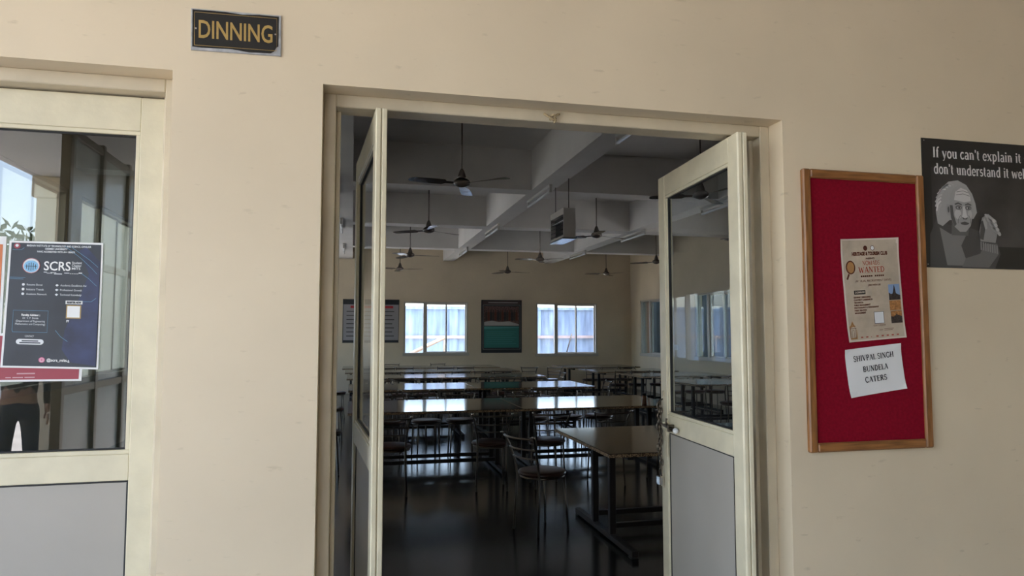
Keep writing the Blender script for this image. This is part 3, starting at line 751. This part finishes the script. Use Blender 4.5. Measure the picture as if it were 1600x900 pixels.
# ---- DINNING sign
M_SIGN = mat('black_acrylic', (.012, .011, .010), .25); M_GOLD = mat('gold_lettering', (.42, .27, .075), .4)
sg = Sheet('door_sign', [(-.502, 2.605), (-.237, 2.609), (-.235, 2.478), (-.499, 2.474)], -.006, mat('grey_backing', (.42, .42, .43), .5, noise=(30, .4)), 'black sign with gold lettering above the doors', 'sign', .265, .131, thick=.006)
sg.poly('plate', M_SIGN, [(.004, .010), (.03, .008), (.12, .010), (.17, .004), (.235, .006), (.245, .012), (.252, .026), (.258, .03), (.259, .127), (.20, .128), (.15, .124), (.10, .128), (.004, .128)], 1)
sg.strokes('border_line', M_GOLD, [[(.010, .015), (.253, .015), (.253, .120), (.010, .120), (.010, .015)]], .0014, 2)
sg.text(M_GOLD, 'DINNING', .080, .131, .040, bold=.0012, layer=2, maxw=.218)
for x in (.014, .249): sg.poly('screw', M_CHROME, ell(x, .068, .0028, .0028, 10), 3)

# ---- notice board
bd = empty('notice_board', (1.9, -.0, 1.164), label='crimson felt notice board in a varnished wooden frame', cat='notice board')
cbox('felt', M_FELT, bd, -.245, .245, -.012, 0, .02, 1.03, c=.001)
for a, b in ((-.269, -.235), (.236, .270)): cbox('frame_stile', M_WOOD, bd, a, b, -.022, 0, .0, 1.052, c=.005)
for a, b in ((0, .034), (1.018, 1.052)): cbox('frame_rail', M_WOODH, bd, -.235, .236, -.0215, 0, a, b, c=.005)

M_PARCH = mat('parchment_print', (.50, .41, .31), .6, noise=(18, .14)); M_BROWN = mat('brown_print', (.11, .028, .014), .6); M_TAN = mat('tan_print', (.40, .20, .07), .6)
M_REDP = mat('red_print', (.40, .075, .045), .6); M_SKYP = mat('sky_blue_print', (.24, .34, .52), .6); M_DKP = mat('dark_photo_print', (.05, .035, .03), .6, noise=(160, .6))
M_ORP = mat('orange_photo_print', (.42, .19, .06), .6, noise=(120, .5))
W_, H_ = .257, .387
po = Sheet('club_poster', [(1.785, 1.953), (2.042, 1.968), (2.063, 1.584), (1.810, 1.565)], -.0145, mat('poster_paper', (.66, .55, .47), .55), 'tan recruitment poster pinned on the crimson board', 'poster', W_, H_, curl=.006)
po.rect('print_ground', M_PARCH, .006, W_-.008, .006, H_-.006, 1)
po.poly('emblem', M_BROWN, ell(.107, .350, .009, .010, 16), 2); po.poly('emblem', M_OFFWHITE, ell(.139, .350, .009, .010, 16), 2)
po.strokes('emblem_ring', M_BROWN, [ell(.139, .350, .008, .009, 16) + [(.147, .350)]], .002, 3)
po.text(M_BROWN, 'HERITAGE & TOURISM CLUB', .018, .125, .323, bold=.0012, maxw=.158)
po.text(M_BROWN, 'PRESENTS', .009, .125, .307, bold=.0003)
po.serif(M_REDP, 'NOMADS', .0165, .128, .285, weight=.9, maxw=.078)
po.serif(M_REDP, 'WANTED', .0215, .128, .257, weight=1.1, maxw=.115)
po.multi('text_line', M_BROWN, [(.078+.0088*i, .0845+.0088*i, .2405, .2465) for i in range(12) if i != 6], 2)
po.text(M_BROWN, '(ANNUAL RECRUITMENT DRIVE)', .011, .132, .222, maxw=.160)
po.text(M_BROWN, 'JOIN WITH US!!', .0085, .135, .206, bold=.0003, maxw=.056)
po.poly('lens_rim', M_BROWN, ell(.036, .279, .021, .026, 26), 2); po.poly('lens', M_TAN, ell(.036, .279, .016, .021, 26), 3)
po.poly('lens_handle', M_BROWN, [(.014, .236), (.020, .232), (.030, .252), (.024, .256)], 2)
po.poly('heading_plate', M_INK, [(.042, .176), (.092, .176), (.092, .191), (.042, .191)], 2)
po.text(M_PARCH, 'DOMAINS', .0105, .067, .180, bold=.0004, layer=3, maxw=.042)
for i, (tx, wd_) in enumerate((('GRAPHIC DESIGNING', .075), ('CONTENT & RESEARCH', .082), ('TECHNICAL', .042), ('PUBLIC MANAGEMENT', .072), ('PHOTOGRAPHY & VIDEOGRAPHY', .108), ('PUBLIC RELATION', .054), ('MANAGEMENT', .050))):
    po.text(M_BROWN, tx, .0085, .038, .162-.0098*i, bold=.0004, align='l', maxw=wd_)
po.rect('code_plate', M_OFFWHITE, .122, .164, .062, .106, 2, n=2)
po.strokes('code_border', M_INK, [[(.122, .062), (.164, .062), (.164, .106), (.122, .106), (.122, .062)]], .0018, 3)
po.text(M_BROWN, 'SCAN TO REGISTER', .008, .143, .052, maxw=.055)
po.multi('text_line', M_BROWN, [(.140, .156, .036, .0375), (.162, .206, .039, .0405), (.162, .200, .034, .0355)], 2)
po.rect('photo', M_SKYP, .196, .247, .147, .207, 2, n=3); po.poly('temple', M_DKP, [(.196, .147), (.247, .147), (.247, .164), (.236, .168), (.228, .172), (.225, .190), (.2215, .206), (.218, .190), (.213, .172), (.206, .170), (.196, .176)], 3)
po.rect('photo', M_ORP, .196, .247, .107, .145, 2, n=3); po.rect('photo', M_DKP, .198, .248, .058, .105, 2, n=3); po.poly('photo_sky', M_ORP, [(.199, .085), (.212, .083), (.222, .092), (.247, .083), (.247, .104), (.199, .104)], 3)
po.poly('monument', M_TAN, [(.008, .010), (.040, .010), (.040, .045), (.036, .048), (.036, .058), (.030, .062), (.022, .078), (.014, .062), (.008, .058)], 2)
po.strokes('monument_lines', M_BROWN, [[(.010, .012), (.010, .05), (.022, .07), (.034, .05), (.034, .012)], [(.017, .012), (.017, .04), (.022, .046), (.027, .04), (.027, .012)], [(.008, .05), (.038, .05)]], .0016, 3)
po.multi('border_dots', M_REDP, [(.055+.023*i, .069+.023*i-.004, .012, .017) for i in range(8)], 2)

ca = Sheet('caterer_notice', [(1.790, 1.537), (2.036, 1.562), (2.057, 1.390), (1.811, 1.359)], -.0145, M_WHITE, 'white paper notice with black lettering below the tan poster', 'notice', .247, .176, curl=.006)
ca.serif(M_INK, 'SHIVPAL SINGH', .0205, .122, .128, weight=1.3, maxw=.176)
ca.serif(M_INK, 'BUNDELA', .0205, .124, .086, weight=1.3, maxw=.110)
ca.serif(M_INK, 'CATERS', .0205, .120, .046, weight=1.3, maxw=.096)

# ---- dark quotation poster with a portrait (generic old man)
g = lambda v: mat('grey_print_%02d' % int(v*100), (v, v*.97, v*.94), .4)
W_, H_ = .86, .516
qp = Sheet('quotation_poster', [(2.181, 2.372), (3.04, 2.372), (3.04, 1.857), (2.178, 1.857)], -.004, g(.02), 'dark quotation poster with a grey portrait, right of board', 'poster', W_, H_, thick=.003)
qp.rect('backdrop', mat('grey_print_backdrop', (.055, .051, .049), .4, noise=(4, .6)), .04, W_-.02, .09, .40, 1)
for body_, part_, pw, x_, y_ in (("If you can't explain it simply, you", "If you can't explain it", .434, .049, .440), ("don't understand it well enough.", "don't understand it", .366, .052, .375)):
    vs_, fs_ = serif_mesh(body_, .042, 1.15, 'l'); pv_ = max(v[0] for v in serif_mesh(part_, .042, 1.15, 'l')[0])
    qp.put('lettering', g(.75), [(a*pw/pv_, b) for a, b in vs_], fs_, x_, y_, 2)
qp.poly('sweater', g(.07), [(.02, .0), (.33, .0), (.36, .06), (.345, .11), (.29, .112), (.26, .15), (.20, .168), (.12, .17), (.055, .19), (.025, .13)], 2)
qp.poly('sweater_fold', g(.20), [(.10, .01), (.20, .01), (.17, .09), (.20, .14), (.12, .135), (.07, .16)], 3)
qp.poly('sleeve', g(.15), [(.17, .005), (.30, .005), (.35, .06), (.345, .10), (.28, .10), (.26, .06), (.19, .04)], 4)
qp.multi('cuff_rib', g(.26), [(.262+.011*i, .268+.011*i, .075-.002*i, .108-.002*i) for i in range(8)], 5)
qp.poly('hair', g(.38), [(.062, .175), (.085, .165), (.118, .19), (.235, .20), (.252, .225), (.246, .262), (.232, .30), (.205, .335), (.165, .352), (.120, .345), (.085, .318), (.062, .27), (.055, .22)], 3)
for i in range(9):
    a_ = math.radians(100+11*i); qp.strokes('hair_strand', g(.42+.09*(i % 4)), [[(.158+.078*math.cos(a_), .262+.070*math.sin(a_)), (.156+.090*math.cos(a_+.12), .258+.084*math.sin(a_+.12)), (.152+.098*math.cos(a_+.34), .250+.090*math.sin(a_+.34))]], .007, 4)
qp.poly('neck', g(.12), [(.125, .13), (.205, .13), (.215, .19), (.130, .20)], 4)
qp.poly('face', g(.36), [(.118, .25), (.124, .20), (.140, .165), (.165, .145), (.195, .146), (.218, .170), (.230, .215), (.232, .262), (.224, .30), (.200, .328), (.165, .332), (.135, .312), (.120, .28)], 5)
qp.poly('forehead', g(.58), [(.142, .272), (.150, .305), (.176, .322), (.205, .314), (.220, .290), (.222, .270), (.190, .264)], 6)
qp.poly('cheek', g(.52), ell(.158, .215, .016, .020, 18), 6); qp.poly('cheek', g(.48), ell(.216, .216, .010, .018, 18), 6)
qp.poly('cheek_shadow', g(.10), [(.120, .25), (.124, .20), (.140, .165), (.150, .175), (.138, .21), (.134, .25)], 6)
qp.poly('chin', g(.36), ell(.184, .158, .020, .011, 18), 6)
qp.poly('brow', g(.10), [(.143, .257), (.160, .263), (.178, .256), (.177, .251), (.160, .256), (.145, .251)], 7); qp.poly('brow', g(.10), [(.193, .256), (.208, .262), (.224, .256), (.222, .251), (.208, .255), (.194, .251)], 7)
for x_ in (.162, .208):
    qp.poly('eye_socket', g(.15), ell(x_, .242, .0155, .0095, 16), 7); qp.poly('eye', g(.45), ell(x_, .241, .0095, .0042, 14), 8); qp.poly('pupil', g(.02), ell(x_+.001, .241, .004, .0042, 12), 9)
qp.poly('nose', g(.62), [(.184, .248), (.192, .248), (.200, .214), (.204, .205), (.190, .199), (.176, .206), (.180, .216)], 7); qp.poly('nose_shadow', g(.10), [(.176, .204), (.190, .198), (.204, .203), (.198, .195), (.182, .195)], 8)
qp.poly('mouth', g(.08), [(.166, .181), (.188, .186), (.210, .181), (.204, .175), (.188, .172), (.172, .175)], 8); qp.strokes('face_line', g(.14), [[(.170, .212), (.158, .195), (.156, .178)], [(.208, .212), (.216, .196), (.216, .180)], [(.150, .292), (.185, .298), (.216, .290)], [(.154, .304), (.185, .310), (.210, .303)]], .0022, 8)
qp.poly('ear', g(.34), ell(.112, .232, .011, .023, 16), 6); qp.poly('ear_hollow', g(.12), ell(.113, .232, .005, .013, 12), 7)
qp.poly('hand', g(.28), [(.262, .11), (.335, .105), (.350, .155), (.345, .195), (.305, .222), (.274, .205), (.258, .15)], 6)
qp.poly('hand_shadow', g(.08), [(.258, .12), (.276, .115), (.287, .16), (.284, .198), (.268, .19)], 7)
for i in range(4): qp.put('finger', g(.42-.03*i), ell(0, 0, .027, .0085, 16), [tuple(range(16))], .309+.010*i, .206-.0175*i, 8, rot=-.5)
for i in range(4): qp.put('fingertip', g(.55-.04*i), ell(0, 0, .009, .0075, 12), [tuple(range(12))], .330+.008*i, .194-.0175*i, 9, rot=-.5)
qp.poly('thumb', g(.38), [(.276, .196), (.284, .204), (.296, .186), (.296, .160), (.286, .158)], 8)
for x, y in ((.01, H_-.01), (.01, .012)): qp.poly('pin', g(.3), ell(x, y, .003, .003, 10), 3)

# ---- posters taped on the closed door glass
M_NAVY = mat('navy_print', (.018, .022, .034), .4, noise=(9, .35)); M_BLUEP = mat('deep_blue_print', (.018, .026, .085), .4, noise=(14, .5)); M_CYAN = mat('cyan_print', (.10, .26, .40), .4)
M_LB = mat('light_blue_print', (.22, .48, .72), .4); M_MAROON = mat('maroon_print', (.32, .035, .055), .45)
YG = .1515
W_, H_ = .262, .400
op = Sheet('orange_poster', [(-1.30, 1.897), (-1.042, 1.897), (-1.044, 1.500), (-1.30, 1.500)], YG, M_WHITE, 'orange poster at the left edge of the door glass', 'poster', .257, .397)
op.rect('print_ground', mat('orange_print', (.62, .17, .05), .45), .006, .249, .006, .372, 1)
rp = Sheet('maroon_poster', [(-1.16, 1.60), (-.815, 1.60), (-.819, 1.452), (-1.16, 1.452)], YG+.0002, M_WHITE, 'maroon poster mostly covered by the navy poster', 'poster', .345, .148)
rp.rect('print_ground', M_MAROON, .008, .337, .006, .14, 1)
rp.multi('text_line', mat('faded_pink_print', (.55, .30, .32), .5), [(.165, .215, .0225, .0265), (.135, .150, .011, .0145), (.154, .183, .011, .0145), (.187, .215, .011, .0145)], 2)
sp = Sheet('navy_poster', [(-1.031, 1.884), (-.771, 1.884), (-.772, 1.487), (-1.040, 1.496)], YG-.003, M_WHITE, 'navy poster with white lettering taped to the door glass', 'poster', W_, H_, curl=.002)
sp.rect('print_ground', M_NAVY, .006, W_-.005, .006, H_-.006, 1)
sp.poly('blue_glow', M_BLUEP, [(.185, .02), (.255, .01), (.255, .34), (.215, .385), (.195, .375), (.225, .30), (.20, .22), (.165, .12), (.16, .06)], 2)
sp.strokes('circuit_line', M_CYAN, [[(.01, .372), (.035, .372), (.042, .379)], [(.008, .284), (.05, .284)], [(.008, .280), (.045, .279)], [(.155, .386), (.20, .35), (.235, .315), (.248, .300)], [(.17, .386), (.225, .345), (.25, .322)], [(.205, .30), (.225, .285), (.248, .262)], [(.14, .12), (.155, .10), (.175, .085)], [(.21, .212), (.235, .212), (.25, .225)]], .0011, 3)
sp.poly('emblem', M_MAROON, ell(.022, .384, .009, .009, 18), 3); sp.poly('emblem_centre', M_OFFWHITE, ell(.022, .385, .0045, .0045, 14), 4)
sp.text(M_OFFWHITE, 'MADHAV INSTITUTE OF TECHNOLOGY AND SCIENCE, GWALIOR', .0085, .138, .383, bold=.0002, maxw=.180)
sp.text(M_OFFWHITE, 'DEEMED UNIVERSITY', .0078, .130, .374, bold=.0002, maxw=.062)
sp.text(M_OFFWHITE, 'NAAC ACCREDITED WITH A++ GRADE', .0078, .130, .365, bold=.0002, maxw=.105)
sp.poly('badge', M_OFFWHITE, ell(.064, .322, .0245, .0245, 30), 3); sp.poly('badge_face', M_LB, ell(.064, .320, .020, .0185, 28), 4)
sp.strokes('badge_figure', M_NAVY, [[(.052, .326), (.052, .312)], [(.058, .330), (.058, .308)], [(.064, .332), (.064, .306)], [(.070, .330), (.070, .308)], [(.076, .326), (.076, .312)], [(.048, .320), (.080, .320)]], .0018, 5)
sp.strokes('badge_ring', M_MAROON, [ell(.064, .322, .0235, .0235, 30) + [(.0875, .322)]], .0016, 4)
sp.text(M_WHITE, 'SCRS', .040, .1355, .309, bold=.0006, maxw=.074)
for i, tx in enumerate(('Student', 'Chapter', 'MITS')): sp.text(M_OFFWHITE, tx, .0105, .176, .331-.0092*i, align='l', bold=.0001, maxw=(.028, .027, .024)[i])
sp.multi('dash_line', M_OFFWHITE, [(.099, .108, .3015, .3035), (.118, .134, .301, .3025), (.128, .150, .2965, .299), (.156, .170, .300, .302), (.196, .206, .3005, .3035)] + [(.108+.004*i, .1105+.004*i, .2985, .3005) for i in range(4)] + [(.172+.005*i, .175+.005*i, .2985, .3005) for i in range(5)], 3)
for i, (tx, wd_) in enumerate((('Resume Boost', .043), ('Industry Trends', .047), ('Academic Network', .056))):
    sp.text(M_OFFWHITE, tx, .0088, .055, .259-.0148*i, align='l', maxw=wd_); sp.poly('bullet_icon', M_OFFWHITE, ell(.046, .262-.0148*i, .0042, .0046, 6), 3)
for i, (tx, wd_) in enumerate((('Academic Excellence Awards', .085), ('Professional Growth', .060), ('Technical Knowledge', .062))):
    sp.text(M_OFFWHITE, tx, .0088, .147, .259-.0148*i, align='l', maxw=wd_); sp.poly('bullet_icon', M_OFFWHITE, [(.133, .262-.0148*i), (.138, .2655-.0148*i), (.143, .262-.0148*i), (.138, .2575-.0148*i)], 3)
sp.rect('register_plate', M_WHITE, .164, .211, .203, .214, 3, n=2); sp.text(M_NAVY, 'REGISTER NOW', .0085, .1875, .2055, bold=.0006, layer=4, maxw=.040)
sp.rect('code_plate', M_GOLD, .167, .208, .158, .200, 3, n=2); sp.rect('code_blank', M_WHITE, .170, .205, .161, .197, 4, n=2)
sp.text(M_OFFWHITE, 'FEE : \u20b9500', .0095, .1875, .146, bold=.0003, maxw=.038)
sp.strokes('advisor_box', M_CYAN, [[(.026, .112), (.118, .112), (.118, .180), (.024, .180), (.024, .118), (.026, .112)]], .0011, 3)
sp.text(M_WHITE, 'Faculty Advisor :', .0092, .071, .163, bold=.0004, maxw=.050)
for i, (tx, wd_) in enumerate((('Dr. V. P. Shinde', .042), ('(Department of Engineering', .078), ('Mathematics and Computing)', .080))): sp.text(M_OFFWHITE, tx, .0088, .071, .1535-.0095*i, maxw=wd_)
sp.text(M_OFFWHITE, 'CONTACT', .0075, .071, .097, maxw=.024)
sp.poly('contact_pill', M_OFFWHITE, arc(.045, .082, .0085, .0085, 90, 270, 8) + arc(.102, .082, .0085, .0085, -90, 90, 8), 3)
sp.multi('contact_line', M_NAVY, [(.052, .096, .083, .0865), (.046, .102, .077, .0805)], 4)
sp.poly('app_icon', mat('pink_print', (.62, .16, .28), .4), ell(.108, .026, .0085, .0085, 20), 3); sp.strokes('app_icon_line', M_WHITE, [[(.104, .022), (.112, .022), (.112, .030), (.104, .030), (.104, .022)]], .0013, 4)
sp.text(M_WHITE, '@scrs_mits.gwl', .0125, .121, .022, bold=.0003, align='l', maxw=.072)

# ---- far wall posters
M_TEAL = mat('teal_print', (.035, .20, .18), .5); M_CROWD = mat('crowd_photo_print', (.15, .08, .07), .5, noise=(22, .9)); M_TEALL = mat('pale_teal_print', (.08, .32, .30), .5)
fp = Sheet('photo_poster', [(3.50, 2.53), (4.66, 2.53), (4.66, 1.05), (3.50, 1.05)], YB-.012, mat('charcoal_print', (.018, .02, .024), .5), 'dark far wall poster with crowd photograph above teal panel', 'poster', 1.16, 1.48, thick=.01)
fp.rect('header_band', mat('plum_print', (.06, .035, .035), .5), .03, 1.13, 1.36, 1.45, 1, n=2); fp.multi('header_line', g(.35), [(.20, 1.05, 1.395, 1.42)], 2)
fp.rect('crowd_photo', M_CROWD, .08, 1.08, .76, 1.30, 1, n=2)
for i in range(14):
    x = .14 + .067*i; fp.poly('crowd_figure', (M_DKP, M_BROWN, M_INK)[i % 3], [(x-.03, .90), (x+.03, .90), (x+.032, 1.12), (x+.012, 1.15), (x+.014, 1.20), (x-.012, 1.20), (x-.012, 1.15), (x-.032, 1.12)], 2)
fp.poly('photo_ground', g(.42), [(.08, .76), (1.08, .76), (1.08, .80), (.80, .88), (.50, .86), (.30, .90), (.08, .86)], 3)
fp.rect('teal_panel', M_TEAL, .08, 1.08, .14, .74, 1, n=2); fp.poly('teal_band', M_TEALL, [(.08, .66), (1.08, .70), (1.08, .74), (.08, .74)], 2)
fp.multi('text_line', M_TEALL, [(.14, 1.0-.06*(i % 3), .58-.055*i, .592-.055*i) for i in range(7)], 2)
fp.strokes('border_line', g(.35), [[(.05, .10), (1.11, .10), (1.11, 1.34), (.05, 1.34), (.05, .10)]], .012, 2)
gp = Sheet('rules_poster', [(-.26, 2.51), (1.23, 2.51), (1.22, 1.34), (-.26, 1.34)], YB-.012, mat('grey_notice_print', (.30, .29, .30), .5), 'grey far wall notice with red heading and text rows', 'poster', 1.49, 1.17, thick=.01)
gp.rect('header_band', mat('charcoal_print', (.018, .02, .024), .5), .0, 1.49, 1.03, 1.17, 1, n=2); gp.rect('footer_band', mat('charcoal_print', (.018, .02, .024), .5), 0, 1.49, 0, .07, 1, n=2)
gp.rect('heading_plate', mat('red_heading_print', (.45, .03, .04), .5), .2, 1.33, .93, .995, 1, n=2)
gp.multi('text_line', g(.05), [(.10, 1.36-.05*(i % 2), .83-.11*i, .855-.11*i) for i in range(7)], 1)
gp.strokes('border_line', g(.05), [[(.01, .01), (1.48, .01), (1.48, 1.16), (.01, 1.16), (.01, .01)]], .02, 2)
so = empty('wall_socket', (XR, 13.79, 1.24), label='white switch plate on right wall between the windows', cat='socket')
cbox('plate', M_WHITE, so, -.012, 0, -.09, .09, -.07, .07, c=.004)
for y in (-.04, .03): cbox('switch', M_OFFWHITE, so, -.018, -.012, y-.02, y+.02, -.03, .03, c=.002)

# ------------------------------------------------------------------ the bystander reflected in the glass
def skinned(name, m, parent, verts, edges, radii, root=0, sub=2):
    me = bpy.data.meshes.new(name); me.from_pydata(verts, edges, []); me.materials.append(m)
    o = bpy.data.objects.new(name, me); COL.objects.link(o); o.parent = parent
    sk = o.modifiers.new('skin', 'SKIN'); sk.use_smooth_shade = True
    for i, r in enumerate(radii):
        v = me.skin_vertices[0].data[i]; v.radius = r if isinstance(r, tuple) else (r, r); v.use_root = (i == root)
    sb_ = o.modifiers.new('subdivision', 'SUBSURF'); sb_.levels = sub; sb_.render_levels = sub
    return o
pe = empty('person', (-3.25, -5.35, 0), 0, label='person in black jacket and dark jeans standing on the porch', cat='person')
pe.rotation_euler = (0, 0, math.radians(-12))
def chain(lists):
    vs = []; es = []; rs = []
    for pts, at in lists:
        o = len(vs)
        for i, (p, r) in enumerate(pts):
            vs.append(p); rs.append(r)
            if i: es.append((len(vs)-2, len(vs)-1))
        if at is not None: es.append((at, o))
    return vs, es, rs
V, E_, R_ = chain([
    ([((0, 0, .92), .12), ((0, .0, 1.10), .125), ((0, 0, 1.30), .13), ((0, 0, 1.43), .075), ((0, .01, 1.50), .052), ((0, .02, 1.58), .085), ((0, .025, 1.66), .088), ((0, .02, 1.72), .06)], None),
    ([((.09, 0, .86), .088), ((.11, .01, .48), .058), ((.12, -.02, .09), .04), ((.125, .10, .04), .035)], 0), ([((-.09, 0, .86), .088), ((-.11, .01, .48), .058), ((-.12, -.02, .09), .04), ((-.125, .10, .04), .035)], 0),
    ([((.18, 0, 1.38), .055), ((.24, -.01, 1.10), .042), ((.25, .05, .86), .030), ((.25, .06, .80), .03)], 2), ([((-.18, 0, 1.38), .055), ((-.24, -.01, 1.10), .042), ((-.26, .04, .86), .030), ((-.26, .05, .80), .03)], 2)])
skinned('body', M_SKIN, pe, V, E_, R_)
for s in (-1, 1):
    for k_ in range(5):
        if k_ == 4: pts = [((s*.245, .075, .81), .010), ((s*.235, .105, .775), .009), ((s*.235, .115, .745), .008)]
        else: pts = [((s*.255, .035+.018*k_, .79), .0095), ((s*.26, .037+.019*k_, .735), .009), ((s*.25, .04+.019*k_, .69-.008*abs(k_-1.5)), .008)]
        V, E_, R_ = chain([(pts, None)]); skinned('finger', M_SKIN, pe, V, E_, R_, sub=1)
V, E_, R_ = chain([
    ([((0, 0, .90), (.175, .125)), ((0, 0, 1.10), (.165, .125)), ((0, 0, 1.30), (.18, .13)), ((0, .0, 1.43), .09), ((0, .0, 1.475), .066)], None),
    ([((.19, 0, 1.37), .075), ((.25, -.01, 1.10), .06), ((.255, .045, .87), .048)], 2), ([((-.19, 0, 1.37), .075), ((-.25, -.01, 1.10), .06), ((-.265, .035, .87), .048)], 2)])
skinned('jacket', M_JACKET, pe, V, E_, R_)
V, E_, R_ = chain([([((0, 0, .97), (.15, .11)), ((0, 0, .90), (.15, .11))], None),
    ([((.095, 0, .80), .10), ((.112, .01, .48), .075), ((.122, -.015, .10), .062)], 1), ([((-.095, 0, .80), .10), ((-.112, .01, .48), .075), ((-.122, -.015, .10), .062)], 1)])
skinned('trousers', M_JEANS, pe, V, E_, R_)
for s in (-1, 1):
    V, E_, R_ = chain([([((s*.122, -.05, .045), .044), ((s*.125, .04, .042), .042), ((s*.13, .15, .034), .032)], None)]); skinned('shoe', M_JACKET, pe, V, E_, R_)
V, E_, R_ = chain([([((0, -.04, 1.60), .075), ((0, -.02, 1.69), .088), ((0, .035, 1.735), .066)], None)]); skinned('hair', M_HAIR, pe, V, E_, R_)
MB().lathe([(0, 0), (.012, .0), (.009, .02), (.004, .042), (0, .044)], 10, (0, .105, 1.60)).build('nose', M_SKIN, pe)
for s in (-1, 1):
    MB().lathe([(0, -.008), (.009, 0), (0, .008)], 10, (s*.032, .098, 1.645)).build('eye', M_INK, pe)
    MB().lathe([(0, -.028), (.012, -.015), (.014, .012), (0, .028)], 10, (s*.09, .015, 1.62)).build('ear', M_SKIN, pe)
cbox('mouth', mat('lips', (.25, .09, .07), .5), pe, -.022, .022, .09, .101, 1.565, 1.573, c=.002)

# ------------------------------------------------------------------ trees across the road
def tree(x, y, h, r, label):
    t = empty('tree', (x, y, -.16), label=label, cat='tree', group='trees across the road')
    MB().tube([(0, 0, 0), (.1, .05, h*.3), (.05, 0, h*.6), (0, .1, h*.8)], [.22, .17, .12, .05], 8).build('trunk', M_BARK, t)
    q = MB(); rnd = random.Random(int(x*10)+5)
    for k_ in range(1500):
        th = rnd.uniform(0, 2*PI); ph = math.acos(rnd.uniform(-1, 1)); rr = r*rnd.uniform(.55, 1.05)*(1+.25*math.sin(3*th)*math.sin(2*ph))
        c = Vector((rr*math.sin(ph)*math.cos(th), rr*math.sin(ph)*math.sin(th), h*.68 + rr*.8*math.cos(ph)))
        a = Vector((rnd.uniform(-1, 1), rnd.uniform(-1, 1), rnd.uniform(-1, 1))).normalized()*.32; b = a.orthogonal().normalized()*.14
        q.add([c-a, c+b, c+a, c-b], [(0, 1, 2, 3)])
    o = q.build('foliage', M_LEAF, t); o['kind'] = 'stuff'
for x, y, h, r, lb in ((-22, -34, 8, 3.6, 'broad green tree across the road, leftmost'), (-14.5, -36, 7, 3.0, 'low green tree across the road, second from left'), (-7, -35, 9, 3.8, 'tall green tree across the road, third from left'), (2, -37, 8, 3.5, 'round green tree across the road, rightmost')):
    tree(x, y, h, r, lb)
